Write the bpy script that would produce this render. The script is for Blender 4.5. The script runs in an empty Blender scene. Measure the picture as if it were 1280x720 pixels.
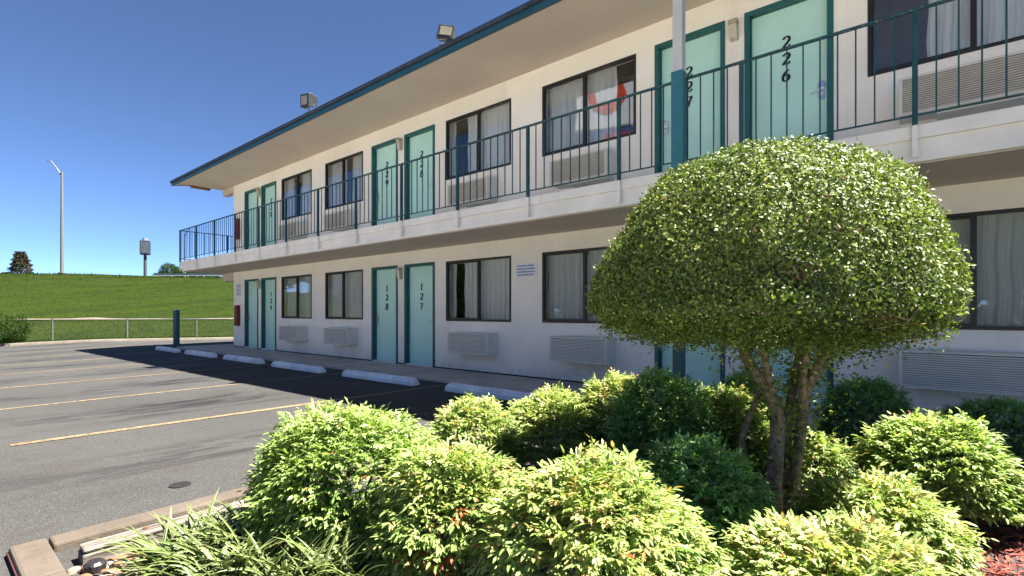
import bpy, bmesh, math, random
import numpy as np
R = math.radians
rng = np.random.default_rng(7)
random.seed(7)
scene = bpy.context.scene
COL = scene.collection

# ------------------------------------------------------------------ camera, sky, sun, exposure
cam = bpy.data.cameras.new('camera')
cam.sensor_width = 36.0
cam.lens = 36.0 * 625 / 1280
cam.shift_y = 30 / 1280
cam.clip_start = 0.05
cam.clip_end = 6000
camo = bpy.data.objects.new('camera', cam)
camo.location = (0, 0, 1.124)
camo.rotation_euler = (R(90), 0, R(39.66))
COL.objects.link(camo)
scene.camera = camo

SUN = np.array((2.75, 1.95, 5.5)); SUN = SUN / np.linalg.norm(SUN)
elev = math.asin(SUN[2]); azim = math.atan2(SUN[0], SUN[1])
world = bpy.data.worlds.new('World'); scene.world = world
world.use_nodes = True
wn = world.node_tree; wn.nodes.clear()
sky = wn.nodes.new('ShaderNodeTexSky'); sky.sky_type = 'NISHITA'; sky.sun_disc = False
sky.sun_elevation = elev; sky.sun_rotation = azim
sky.air_density = 0.85; sky.dust_density = 0.0; sky.ozone_density = 5.0; sky.altitude = 6200
bg = wn.nodes.new('ShaderNodeBackground'); bg.inputs['Strength'].default_value = 0.05
wo = wn.nodes.new('ShaderNodeOutputWorld')
wn.links.new(sky.outputs[0], bg.inputs[0]); wn.links.new(bg.outputs[0], wo.inputs[0])
sl = bpy.data.lights.new('sun', 'SUN'); sl.energy = 5.0; sl.angle = R(0.5); sl.color = (1.0, 0.95, 0.87)
so = bpy.data.objects.new('sun', sl); COL.objects.link(so)
from mathutils import Vector, Matrix
so.rotation_euler = Vector(SUN.tolist()).to_track_quat('Z', 'Y').to_euler()
so.location = (10, 6, 20)
scene.view_settings.view_transform = 'Standard'
scene.view_settings.look = 'None'
scene.view_settings.gamma = 1.0
scene.view_settings.exposure = 2.45
scene.cycles.max_bounces = 8; scene.cycles.transparent_max_bounces = 12
scene.cycles.use_denoising = True

# ------------------------------------------------------------------ picture geometry -> place
ANG = R(39.66); SA, CA = math.sin(ANG), math.cos(ANG); CZ = 1.124
def spot(px, depth, py=None):
    l = (px - 640) / 625 * depth
    p = (-depth * SA + l * CA, depth * CA + l * SA)
    return p if py is None else (p[0], p[1], CZ + (390 - py) * depth / 625)

# ------------------------------------------------------------------ materials
MATS = {}
class NT:
    def __init__(s, name):
        s.m = bpy.data.materials.new(name); s.m.use_nodes = True
        s.t = s.m.node_tree; s.t.nodes.clear()
        s.out = s.n('ShaderNodeOutputMaterial')
    def n(s, k, **kw):
        x = s.t.nodes.new(k)
        for a, b in kw.items(): setattr(x, a, b)
        return x
    def l(s, a, b): s.t.links.new(a, b)
    def val(s, sock, v):
        if hasattr(v, 'type') and hasattr(v, 'node'): s.l(v, sock)
        else: sock.default_value = v
    def pos(s):
        return s.n('ShaderNodeNewGeometry').outputs['Position']
    def mapping(s, vec, scale=(1, 1, 1), loc=(0, 0, 0)):
        m = s.n('ShaderNodeMapping'); m.inputs['Scale'].default_value = scale; m.inputs['Location'].default_value = loc
        s.l(vec, m.inputs['Vector']); return m.outputs[0]
    def noise(s, vec, scale, detail=4, rough=.55, dist=0):
        x = s.n('ShaderNodeTexNoise'); x.inputs['Scale'].default_value = scale; x.inputs['Detail'].default_value = detail
        x.inputs['Roughness'].default_value = rough; x.inputs['Distortion'].default_value = dist
        s.l(vec, x.inputs['Vector']); return x.outputs['Fac']
    def ramp(s, fac, stops, interp='LINEAR'):
        r = s.n('ShaderNodeValToRGB'); r.color_ramp.interpolation = interp
        e = r.color_ramp.elements
        while len(e) < len(stops): e.new(0.5)
        for i, (p, c) in enumerate(stops):
            e[i].position = p
            if not hasattr(c, '__len__'): c = (c, c, c)
            e[i].color = tuple(c) + (1,)
        s.l(fac, r.inputs['Fac']); return r.outputs['Color']
    def mix(s, fac, a, b, mode='MIX'):
        x = s.n('ShaderNodeMix', data_type='RGBA', blend_type=mode)
        for sock, v in ((x.inputs[0], fac), (x.inputs[6], a), (x.inputs[7], b)):
            if isinstance(v, tuple) and len(v) == 3: v = v + (1,)
            s.val(sock, v)
        return x.outputs[2]
    def math(s, op, a, b=0.0, c=0.0):
        x = s.n('ShaderNodeMath', operation=op)
        s.val(x.inputs[0], a); s.val(x.inputs[1], b)
        if op in ('MULTIPLY_ADD', 'SMOOTH_MIN', 'COMPARE'): s.val(x.inputs[2], c)
        return x.outputs[0]
    def rng(s, v, a, b, c=0.0, d=1.0):
        x = s.n('ShaderNodeMapRange', interpolation_type='SMOOTHSTEP')
        s.val(x.inputs['Value'], v)
        for k, q in zip(('From Min', 'From Max', 'To Min', 'To Max'), (a, b, c, d)): x.inputs[k].default_value = q
        return x.outputs[0]
    def sep(s, v):
        x = s.n('ShaderNodeSeparateXYZ'); s.l(v, x.inputs[0]); return x.outputs
    def bump(s, h, strength=.3, dist=.01):
        b = s.n('ShaderNodeBump'); b.inputs['Strength'].default_value = strength; b.inputs['Distance'].default_value = dist
        s.l(h, b.inputs['Height']); return b.outputs[0]
    def bsdf(s, color, rough=.6, metal=0, spec=.5, normal=None, out=True):
        p = s.n('ShaderNodeBsdfPrincipled')
        if isinstance(color, tuple) and len(color) == 3: color = color + (1,)
        s.val(p.inputs['Base Color'], color); s.val(p.inputs['Roughness'], rough)
        p.inputs['Metallic'].default_value = metal; p.inputs['Specular IOR Level'].default_value = spec
        if normal is not None: s.l(normal, p.inputs['Normal'])
        if out: s.l(p.outputs[0], s.out.inputs[0])
        return p

def sh(c, k): return tuple(min(1, x * k) for x in c)

def m_paint(name, c, rough=.5, var=.12, scale=6, bump=.05, bscale=80, chips=None, metal=0):
    t = NT(name); p = t.pos()
    n = t.noise(p, scale, 5, .6)
    col = t.mix(t.ramp(n, [(.3, 0), (.7, 1)]), sh(c, 1 - var), sh(c, 1 + var))
    n2 = t.noise(p, bscale, 3)
    if chips:
        k = t.noise(p, 45, 3, .7)
        col = t.mix(t.rng(k, .61, .66), col, chips)
    t.bsdf(col, t.rng(n, .2, .8, rough * .85, min(1, rough * 1.2)), metal, .4, t.bump(n2, bump, .01))
    MATS[name] = t.m; return t.m

def m_stucco(name, c):
    t = NT(name); p = t.pos()
    big = t.noise(p, .9, 5, .6)
    streak = t.noise(t.mapping(p, (1.6, 1.6, .22)), 2.0, 5, .65)
    fine = t.noise(p, 60, 4, .65)
    col = t.mix(t.rng(big, .3, .75), sh(c, .93), sh(c, 1.04))
    col = t.mix(t.rng(streak, .50, .85, 0, .36), col, sh((c[0], c[1] * .95, c[2] * .86), .70))
    z = t.sep(p)[2]
    splash = t.math('MULTIPLY', t.rng(z, .35, .0), t.rng(t.noise(p, 7, 5, .7), .35, .75, 0, .5))
    col = t.mix(splash, col, sh((c[0], c[1] * .94, c[2] * .86), .55))
    h = t.math('ADD', t.math('MULTIPLY', fine, .6), t.math('MULTIPLY', t.noise(p, 14, 5, .6), 1.4))
    t.bsdf(col, .85, 0, .3, t.bump(h, .55, .012))
    MATS[name] = t.m; return t.m

STUCCO = m_stucco('stucco_wall', (.88, .83, .75))
SOFFIT = m_paint('soffit_paint', (.56, .48, .40), .8, .07, 1.1, .25, 35)
CREAM = m_paint('fascia_cream', (.80, .76, .70), .7, .09, 2.5, .25, 50, chips=None)
TEALBLUE = m_paint('fascia_teal', (.010, .068, .105), .38, .2, 3, .06, 40)
GUTTER = m_paint('gutter_edge', (.035, .045, .06), .5, .3, 4, .05, 40)
TEAL = m_paint('frame_teal', (.018, .105, .105), .4, .15, 5, .05, 60)
RAIL = m_paint('railing_teal', (.012, .065, .072), .42, .25, 9, .05, 90, chips=None)
RAILTOP = m_paint('railing_top_teal', (.014, .07, .078), .42, .25, 9, .05, 90, chips=(.35, .30, .26))
MINT = m_paint('door_mint', (.49, .77, .68), .42, .06, 1.6, .06, 50)
WHITEP = m_paint('white_paint', (.76, .75, .73), .6, .06, 5, .2, 60)
BRONZE = m_paint('bronze_frame', (.022, .018, .016), .4, .2, 6, .02, 60)
CABINET = m_paint('cabinet_beige', (.66, .64, .56), .5, .06, 5, .03, 60)
SLAT = m_paint('grille_slat', (.66, .64, .57), .5, .08, 8, .03, 60)
SLATUP = m_paint('grille_slat_tan', (.50, .46, .38), .5, .12, 8, .03, 60)
DARK = m_paint('dark_recess', (.02, .02, .02), .8, .1)
POLEGREY = m_paint('pole_grey', (.13, .13, .125), .5, .12, 6, .03, 60)
FENCEGREY = m_paint('fence_grey', (.10, .105, .10), .5, .15, 6, .03, 60)
BLACK = m_paint('black_number', (.012, .012, .013), .35, .1)
STEEL = m_paint('steel', (.62, .62, .60), .3, .08, 10, .02, 60, metal=1.0)
GALV = m_paint('galvanised', (.42, .43, .43), .45, .1, 6, .03, 60, metal=.6)
RED = m_paint('red_cabinet', (.16, .014, .016), .4, .15)
LAMPTAN = m_paint('lamp_tan', (.42, .37, .28), .5, .1)
INTERIOR = m_paint('interior', (.45, .42, .38), .9, .1)
SIGNWHITE = m_paint('sign_white', (.72, .74, .78), .4, .04)
SIGNINK = m_paint('sign_ink', (.06, .10, .30), .5, .05)
BARK = None

def m_glass():
    t = NT('window_glass')
    tr = t.n('ShaderNodeBsdfTransparent'); tr.inputs[0].default_value = (.90, .93, .93, 1)
    gl = t.n('ShaderNodeBsdfGlossy'); gl.inputs['Roughness'].default_value = 0.0
    gl.inputs[0].default_value = (.95, .97, 1, 1)
    p = t.pos()
    nb = t.bump(t.noise(p, 1.6, 2), .035, .05)
    t.l(nb, gl.inputs['Normal'])
    fr = t.n('ShaderNodeFresnel'); fr.inputs[0].default_value = 1.52
    f = t.math('MULTIPLY_ADD', fr.outputs[0], 1.6, .02)
    mx = t.n('ShaderNodeMixShader'); t.l(f, mx.inputs[0]); t.l(tr.outputs[0], mx.inputs[1]); t.l(gl.outputs[0], mx.inputs[2])
    t.l(mx.outputs[0], t.out.inputs[0]); MATS['window_glass'] = t.m; return t.m
GLASS = m_glass()

def m_cloth(name, c):
    t = NT(name); p = t.pos()
    n = t.noise(t.mapping(p, (8, 8, .6)), 4, 3)
    col = t.mix(n, sh(c, .88), sh(c, 1.06))
    d = t.n('ShaderNodeBsdfDiffuse'); t.l(col, d.inputs[0])
    tr = t.n('ShaderNodeBsdfTranslucent'); t.l(col, tr.inputs[0])
    mx = t.n('ShaderNodeMixShader'); mx.inputs[0].default_value = .2
    t.l(d.outputs[0], mx.inputs[1]); t.l(tr.outputs[0], mx.inputs[2]); t.l(mx.outputs[0], t.out.inputs[0])
    MATS[name] = t.m; return t.m
CURTAIN = m_cloth('curtain_cloth', (.78, .79, .78))
SHEER = m_cloth('curtain_sheer', (.9, .9, .89))

def m_concrete(name, c, stain=.5, red=False):
    t = NT(name); p = t.pos()
    n = t.noise(p, 1.7, 6, .65); f = t.noise(p, 70, 4, .7); m = t.noise(p, 12, 5, .65)
    col = t.mix(t.rng(n, .35, .7), sh(c, .78), sh(c, 1.08))
    col = t.mix(t.rng(m, .5, .72, 0, stain), col, sh(c, .55))
    col = t.mix(t.rng(f, .55, .75, 0, .3), col, sh(c, .6))
    t.bsdf(col, .9, 0, .25, t.bump(t.math('ADD', f, m), .5, .008))
    MATS[name] = t.m; return t.m
CONC = m_concrete('sidewalk_concrete', (.52, .46, .39), .6)
KERB = m_concrete('kerb_concrete', (.105, .084, .066), .5)
KERBFAR = m_concrete('far_kerb_concrete', (.17, .145, .12), .3)
REDKERB = m_concrete('red_kerb_paint', (.06, .022, .02), .7)
STOPW = m_concrete('wheel_stop_paint', (.90, .90, .89), .32)

STALL0, STALLW = -5.80, 2.715
def m_asphalt():
    t = NT('asphalt'); p = t.pos(); x, y, z = t.sep(p)
    big = t.noise(p, .35, 5, .6); fine = t.noise(p, 110, 3, .7); med = t.noise(p, 9, 5, .65)
    col = t.mix(t.rng(big, .3, .7), (.030, .0295, .0285), (.042, .041, .0395))
    col = t.mix(t.rng(fine, .48, .72, 0, .55), col, (.13, .125, .115))
    col = t.mix(t.rng(fine, .5, .3, 0, .5), col, (.022, .021, .019))
    col = t.mix(t.rng(med, .5, .75, 0, .3), col, (.034, .032, .029))
    # tyre and oil marks lengthwise in each bay
    u = t.math('FRACT', t.math('DIVIDE', t.math('SUBTRACT', x, STALL0), STALLW))
    off = t.math('ABSOLUTE', t.math('SUBTRACT', u, .5))
    stretch = t.noise(t.mapping(p, (2.2, .55, 1)), 1.3, 6, .7, .6)
    inbay = t.math('MULTIPLY', t.rng(off, .30, .10), t.math('MULTIPLY', t.rng(y, -1.0, 2.2), t.rng(y, 5.5, 4.6, .35, 1)))
    oil = t.math('MULTIPLY', inbay, t.rng(stretch, .43, .60))
    oil = t.math('MULTIPLY', oil, t.rng(x, -3.0, -5.0))
    col = t.mix(t.math('MULTIPLY', oil, .78), col, (.009, .008, .0075))
    brown = t.noise(t.mapping(p, (1.6, .8, 1), (3, 1, 0)), 1.1, 5, .65)
    col = t.mix(t.rng(brown, .52, .72, 0, .5), col, (.034, .026, .020))
    # cracks
    v = t.n('ShaderNodeTexVoronoi', feature='DISTANCE_TO_EDGE'); v.inputs['Scale'].default_value = .35
    ds = t.n('ShaderNodeVectorMath', operation='ADD')
    nz = t.n('ShaderNodeTexNoise'); nz.inputs['Scale'].default_value = 1.5; t.l(p, nz.inputs['Vector'])
    t.l(p, ds.inputs[0]); t.l(nz.outputs['Color'], ds.inputs[1]); t.l(ds.outputs[0], v.inputs['Vector'])
    crack = t.rng(v.outputs['Distance'], .004, .0)
    col = t.mix(t.math('MULTIPLY', crack, .22), col, (.014, .014, .013))
    # pale specks of dropped paint
    spk = t.noise(p, 24, 2, .5)
    col = t.mix(t.rng(spk, .80, .83, 0, .5), col, (.6, .6, .57))
    rough = t.math('SUBTRACT', .92, t.math('MULTIPLY', oil, .35))
    t.bsdf(col, rough, 0, .3, t.bump(t.math('ADD', fine, t.math('MULTIPLY', med, .5)), .6, .006))
    MATS['asphalt'] = t.m; return t.m
ASPHALT = m_asphalt()

def m_line():
    t = NT('line_paint'); p = t.pos()
    w = t.noise(p, 28, 5, .75); big = t.noise(p, 2.2, 4, .6)
    col = t.mix(t.rng(big, .3, .7), (.17, .115, .055), (.235, .175, .10))
    col = t.mix(t.rng(w, .47, .60, 0, .9), col, (.045, .042, .038))
    t.bsdf(col, .8, 0, .3, t.bump(t.noise(p, 110, 3, .7), .5, .006)); MATS['line'] = t.m; return t.m
LINE = m_line()

def m_grass():
    t = NT('grass_slope'); p = t.pos()
    a = t.noise(p, .28, 6, .65); b = t.noise(p, 1.6, 6, .7); c = t.noise(p, 9, 4, .7)
    mow = t.noise(t.mapping(p, (.9, .12, .3)), 1.0, 4, .6)
    col = t.mix(t.rng(a, .3, .7), (.013, .022, .0045), (.019, .031, .006))
    col = t.mix(t.rng(mow, .45, .65, 0, .6), col, (.024, .037, .005))
    col = t.mix(t.rng(b, .5, .75, 0, .6), col, (.032, .040, .009))
    col = t.mix(t.rng(c, .45, .25, 0, .35), col, (.006, .012, .0015))
    t.bsdf(col, 1.0, 0, .03, t.bump(t.math('ADD', b, t.math('MULTIPLY', c, .8)), .5, .08)); MATS['grass'] = t.m; return t.m
GRASS = m_grass()
def m_simple(name, c1, c2, scale=8, rough=.9, bump=.5, bd=.02):
    t = NT(name); p = t.pos(); n = t.noise(p, scale, 6, .7)
    t.bsdf(t.mix(t.rng(n, .3, .7), c1, c2), rough, 0, .25, t.bump(n, bump, bd)); MATS[name] = t.m; return t.m
DIRT = m_simple('bare_dirt', (.10, .075, .055), (.17, .13, .10), 3)
SOIL = m_simple('planter_soil', (.028, .011, .008), (.07, .024, .017), 18, bump=.8)
BARK = m_simple('bark', (.13, .085, .055), (.33, .25, .18), 28, bump=.7, bd=.01)
TIMBER_T = NT('weathered_timber')
_p = TIMBER_T.pos(); _n = TIMBER_T.noise(TIMBER_T.mapping(_p, (30, 1.5, 30)), 2, 6, .7); _c = TIMBER_T.noise(_p, 9, 4, .7)
_col = TIMBER_T.mix(TIMBER_T.rng(_n, .35, .65), (.06, .045, .032), (.23, .215, .195))
_col = TIMBER_T.mix(TIMBER_T.rng(_c, .52, .7, 0, .6), _col, (.16, .07, .03))
TIMBER_T.bsdf(_col, .9, 0, .2, TIMBER_T.bump(_n, .9, .012)); TIMBER = TIMBER_T.m

def m_leaf(name, stops, rough=.50, trans=.38, spec=.38, margin=None, dead=None):
    t = NT(name)
    at = t.n('ShaderNodeAttribute'); at.attribute_name = 'tone'
    col = t.ramp(at.outputs['Fac'], stops)
    if margin:
        am = t.n('ShaderNodeAttribute'); am.attribute_name = 'margin'
        col = t.mix(am.outputs['Fac'], col, margin)
    b = t.bsdf(col, rough, 0, spec, out=False)
    tr = t.n('ShaderNodeBsdfTranslucent')
    tc = t.mix(1.0, col, (1.05, 1.15, .55), 'MULTIPLY'); t.l(tc, tr.inputs[0])
    mx = t.n('ShaderNodeMixShader'); mx.inputs[0].default_value = trans
    t.l(b.outputs[0], mx.inputs[1]); t.l(tr.outputs[0], mx.inputs[2]); t.l(mx.outputs[0], t.out.inputs[0])
    MATS[name] = t.m; return t.m
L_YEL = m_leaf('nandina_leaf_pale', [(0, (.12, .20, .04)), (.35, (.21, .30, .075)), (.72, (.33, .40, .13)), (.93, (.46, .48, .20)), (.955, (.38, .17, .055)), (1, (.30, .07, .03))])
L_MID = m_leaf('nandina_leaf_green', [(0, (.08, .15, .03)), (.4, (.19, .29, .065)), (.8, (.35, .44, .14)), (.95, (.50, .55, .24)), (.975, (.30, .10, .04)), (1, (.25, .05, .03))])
L_DARK = m_leaf('nandina_leaf_dark', [(0, (.08, .18, .07)), (.5, (.19, .36, .12)), (.9, (.32, .50, .17)), (1, (.45, .56, .2))])
L_TREE = m_leaf('ligustrum_leaf', [(0, (.035, .065, .015)), (.45, (.125, .175, .030)), (.8, (.30, .36, .085)), (.93, (.50, .52, .22)), (.96, (.20, .13, .08)), (1, (.24, .14, .08))], rough=.55, trans=.26, spec=.42)
L_FAR = m_leaf('far_leaf', [(0, (.010, .024, .006)), (.5, (.024, .050, .009)), (1, (.055, .09, .018))], rough=.8, spec=.08)
L_CON = m_leaf('conifer_leaf', [(0, (.014, .022, .010)), (.5, (.03, .036, .014)), (.8, (.075, .04, .022)), (1, (.14, .06, .03))], rough=.7)
L_LIR = m_leaf('liriope_blade', [(0, (.025, .055, .012)), (.5, (.055, .10, .022)), (.9, (.10, .145, .035)), (1, (.20, .16, .07))], rough=.4, trans=.2, margin=(.17, .20, .07))
L_TURF = m_leaf('turf_blade', [(0, (.008, .018, .002)), (.6, (.016, .030, .004)), (1, (.030, .042, .008))], rough=.9, spec=.05)

# ------------------------------------------------------------------ mesh helpers
class MB:
    def __init__(s): s.v = []; s.f = []
    def add(s, vs, fs):
        o = len(s.v); s.v += [tuple(v) for v in vs]; s.f += [tuple(o + i for i in f) for f in fs]; return s
    def box(s, x0, x1, y0, y1, z0, z1):
        return s.add([(x0, y0, z0), (x1, y0, z0), (x1, y1, z0), (x0, y1, z0), (x0, y0, z1), (x1, y0, z1), (x1, y1, z1), (x0, y1, z1)],
                     [(0, 3, 2, 1), (4, 5, 6, 7), (0, 1, 5, 4), (1, 2, 6, 5), (2, 3, 7, 6), (3, 0, 4, 7)])
    def tube(s, pts, rad, n=8, cap=True):
        pts = [Vector(p) for p in pts]; k = len(pts)
        if not hasattr(rad, '__len__'): rad = [rad] * k
        vs = []; fs = []
        for i, p in enumerate(pts):
            d = (pts[min(i + 1, k - 1)] - pts[max(i - 1, 0)]).normalized()
            a = d.orthogonal().normalized() if i == 0 else (pa - d * pa.dot(d)).normalized()
            pa = a; b = d.cross(a)
            for j in range(n):
                t = 2 * math.pi * j / n
                vs.append(p + (a * math.cos(t) + b * math.sin(t)) * rad[i])
        for i in range(k - 1):
            for j in range(n):
                fs.append((i * n + j, i * n + (j + 1) % n, (i + 1) * n + (j + 1) % n, (i + 1) * n + j))
        if cap:
            fs.append(tuple(reversed(range(n)))); fs.append(tuple((k - 1) * n + j for j in range(n)))
        return s.add(vs, fs)
    def prism(s, prof, x0, x1, axis='X'):   # profile in (y,z) along x, or (x,z) along y
        n = len(prof)
        if axis == 'X': vs = [(x0, a, b) for a, b in prof] + [(x1, a, b) for a, b in prof]
        else: vs = [(a, x0, b) for a, b in prof] + [(a, x1, b) for a, b in prof]
        fs = [(i, (i + 1) % n, n + (i + 1) % n, n + i) for i in range(n)] + [tuple(reversed(range(n))), tuple(range(n, 2 * n))]
        return s.add(vs, fs)
    def build(s, name, mat, parent=None, bevel=0, smooth=False, fix=True):
        me = bpy.data.meshes.new(name); me.from_pydata(s.v, [], s.f)
        if fix:
            bm = bmesh.new(); bm.from_mesh(me); bmesh.ops.recalc_face_normals(bm, faces=bm.faces[:]); bm.to_mesh(me); bm.free()
        if smooth: me.polygons.foreach_set('use_smooth', [True] * len(me.polygons))
        return link(name, me, mat, parent, bevel)
def link(name, me, mat, parent=None, bevel=0):
    if mat is not None: me.materials.append(mat)
    o = bpy.data.objects.new(name, me); COL.objects.link(o)
    if parent: o.parent = parent
    if bevel:
        b = o.modifiers.new('bevel', 'BEVEL'); b.width = bevel; b.segments = 2; b.limit_method = 'ANGLE'; b.angle_limit = R(40)
    return o
def tag(o, label=None, cat=None, group=None, kind=None):
    if label: o['label'] = label
    if cat: o['category'] = cat
    if group: o['group'] = group
    if kind: o['kind'] = kind
    return o
def thing(name, label, cat, loc=(0, 0, 0), rz=0, group=None):
    o = bpy.data.objects.new(name, None); COL.objects.link(o); o.location = loc; o.rotation_euler = (0, 0, rz)
    o.empty_display_size = .1
    return tag(o, label, cat, group)
def copy_tree(o, parent=None):
    c = o.copy(); COL.objects.link(c)
    if parent: c.parent = parent
    for ch in list(o.children): copy_tree(ch, c)
    return c
def np_mesh(name, V, faces, attrs=None):
    """V (n,3); faces list of (m,k) index arrays; attrs {name: face values in order}"""
    me = bpy.data.meshes.new(name)
    V = np.ascontiguousarray(V, dtype=np.float32)
    me.vertices.add(len(V)); me.vertices.foreach_set('co', V.ravel())
    tot = np.concatenate([np.full(len(f), f.shape[1], dtype=np.int32) for f in faces])
    idx = np.concatenate([f.ravel() for f in faces]).astype(np.int32)
    st = np.zeros(len(tot), dtype=np.int32); st[1:] = np.cumsum(tot)[:-1]
    me.loops.add(len(idx)); me.loops.foreach_set('vertex_index', idx)
    me.polygons.add(len(tot)); me.polygons.foreach_set('loop_start', st); me.polygons.foreach_set('loop_total', tot)
    for k, a in (attrs or {}).items():
        at = me.attributes.new(k, 'FLOAT', 'FACE'); at.data.foreach_set('value', np.ascontiguousarray(a, dtype=np.float32))
    me.update(calc_edges=True); me.validate()
    return me

def unit(a): return a / np.maximum(np.linalg.norm(a, axis=-1, keepdims=True), 1e-9)
LEAF8 = (np.array([(0, 0, 0), (.28, .36, .10), (.30, 0, .0), (.28, -.36, .10), (.66, .30, .02), (.68, 0, -.08), (.66, -.30, .02), (1, 0, -.22)], dtype=float),
         [np.array([(0, 2, 1), (0, 3, 2), (4, 5, 7), (5, 6, 7)]), np.array([(1, 2, 5, 4), (2, 3, 6, 5)])])
LEAF5 = (np.array([(0, 0, 0), (.5, .5, .14), (.5, 0, 0), (.5, -.5, .14), (1, 0, -.10)], dtype=float),
         [np.array([(0, 2, 1), (0, 3, 2), (1, 2, 4), (2, 3, 4)])])
def leaves(name, P, D, N, length, width, tone, tmpl=LEAF8):
    """leaves at P pointing along D, upper side towards N"""
    D = unit(D); N = unit(N - D * (N * D).sum(1, keepdims=True)); B = np.cross(N, D)
    T, F = tmpl; n = len(P); k = len(T)
    V = (P[:, None, :] + D[:, None, :] * (T[None, :, 0:1] * length[:, None, None]) + B[:, None, :] * (T[None, :, 1:2] * width[:, None, None])
         + N[:, None, :] * (T[None, :, 2:3] * width[:, None, None])).reshape(-1, 3)
    off = (np.arange(n) * k)
    faces = []; tn = []
    for f in F:
        faces.append((f[None] + off[:, None, None]).reshape(-1, f.shape[1])); tn.append(np.repeat(tone, len(f)))
    return np_mesh(name, V, faces, {'tone': np.concatenate(tn)})

# ------------------------------------------------------------------ heights of the lot and the land
LX, LY = -28.0, 2.3                        # a point on the far kerb, its direction and its outward normal
LD = np.array((.529, .849)); LN = np.array((-.849, .529))
def lotz(x, y):
    x = np.clip(x, -30, -6); y = np.clip(5 - np.asarray(y, float), 0, 6)
    return -.03 + .0038 * (x + 6) + .0020 * (x + 6) * y
def lx_at(y): return LX + (y - LY) * LD[0] / LD[1]
def land(x, y):
    x = np.asarray(x, float); y = np.asarray(y, float)
    d = (x - LX) * LN[0] + (y - LY) * LN[1]
    s = (x - LX) * LD[0] + (y - LY) * LD[1]
    prof = np.interp(d, [.0, .3, 1.0, 5.0, 5.9, 21, 25, 34, 41, 60, 4000], [0, 0.0, .0, .74, .78, 3.80, 4.12, 4.6, 5.05, 5.3, 5.3])
    edge = lotz(LX + s * LD[0], LY + s * LD[1]) + .10
    w = np.clip(1 - d / 4, 0, 1)
    z = prof + edge * w
    und = .10 * np.sin(x * .21 + 1) * np.sin(y * .17) + .05 * np.sin(x * .63 + y * .4)
    z = z + und * np.clip((d - 5) / 10, 0, 1) * (1 - .6 * np.clip((d - 30) / 200, 0, 1))
    inside = d <= 0.02
    low = np.where((y > -13.8) & (x < 16), -.75, -.02 + np.clip((-y - 14) / 60, 0, 1) * .6)
    return np.where(inside, low, z)
def axis(a, b, lo, hi, step):
    near = np.arange(lo, hi + 1e-6, step)
    l = lo - np.geomspace(step, lo - a, 26); r = hi + np.geomspace(step, b - hi, 26)
    return np.concatenate([l[::-1], near, r])
def grid_mesh(name, X, Y, Z):
    ny, nx = X.shape
    V = np.stack([X, Y, Z], -1).reshape(-1, 3)
    i = (np.arange(ny - 1)[:, None] * nx + np.arange(nx - 1)[None]).ravel()
    return np_mesh(name, V, [np.stack([i, i + 1, i + nx + 1, i + nx], 1)])
xs = axis(-3000, 3000, -62, 20, .5); ys = axis(-3000, 3000, -16, 44, .5)
gx, gy = np.meshgrid(xs, ys)
g = link('grass_ground', grid_mesh('grass_ground', gx, gy, land(gx, gy)), GRASS)
g.data.polygons.foreach_set('use_smooth', [True] * len(g.data.polygons))
tag(g, kind='structure')
# bare strip of dirt at the foot of the slope
ss = np.linspace(-30, 40, 180); dd = np.linspace(0, 1, 5)
S_, D_ = np.meshgrid(ss, dd)
Wd = 4.95 + .12 * np.sin(S_ * .9) + D_ * (.75 + .3 * np.sin(S_ * .7 + 2) + .15 * np.sin(S_ * 2.3))
px_ = LX + S_ * LD[0] + Wd * LN[0]; py_ = LY + S_ * LD[1] + Wd * LN[1]
tag(link('dirt_strip', grid_mesh('dirt_strip', px_, py_, land(px_, py_) + .02), DIRT), kind='structure')

# parking lot sheet
rows = np.concatenate([np.linspace(-14.5, 5.59, 60), np.linspace(6.0, 17, 20)])
fr = np.linspace(0, 1, 90)
lx = np.array([lx_at(y) + .0 for y in rows])
rx = np.where(rows < 5.6, 16.0, -18.55)
PX = lx[:, None] + (rx - lx)[:, None] * fr[None]; PY = np.repeat(rows[:, None], 90, 1)
lot = link('parking_lot', grid_mesh('parking_lot', PX, PY, lotz(PX, PY)), ASPHALT)
tag(lot, kind='structure')
def strip(name, a, b, w, mat, parent, lift=.004, n=30):
    a = np.array(a); b = np.array(b); t = np.linspace(0, 1, n)[:, None]
    c = a + (b - a) * t; d = (b - a) / np.linalg.norm(b - a); nn = np.array((-d[1], d[0]))
    q = np.stack([c - nn * w / 2, c + nn * w / 2])
    return link(name, grid_mesh(name, q[..., 0], q[..., 1], lotz(q[..., 0], q[..., 1]) + lift), mat, parent)
strip('parking_line', (-6.10, .56), (-5.87, 5.36), .10, LINE, lot)
for k in range(1, 7):
    x = -5.87 - k * 2.70
    strip('parking_line', (x - .10, .2 if k < 2 else -.2), (x, 5.3), .09, LINE, lot)
# pale concrete slab added behind the viewpoint to bounce sunlight onto the facade
dx_, dy_ = np.meshgrid(np.linspace(-24, 30, 60), np.linspace(-13.7, -.9, 24))
tag(link('added_bounce_slab', grid_mesh('added_bounce_slab', dx_, dy_, lotz(dx_, dy_) + .004), m_concrete('bounce_concrete', (.58, .54, .48), .25)), kind='structure')
# far kerb
s = np.linspace(-30, 24, 80)
K = []
for (o, dz) in ((0, -.1), (0, .085), (.02, .10), (.16, .105), (.17, -.1)):
    x = LX + s * LD[0] + o * LN[0]; y = LY + s * LD[1] + o * LN[1]
    bx = LX + s * LD[0]; by = LY + s * LD[1]
    K.append(np.stack([x, y, lotz(bx, by) + dz], -1))
K = np.array(K)
tag(link('far_kerb', grid_mesh('far_kerb', K[..., 0], K[..., 1], K[..., 2]), KERBFAR), kind='structure')

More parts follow.
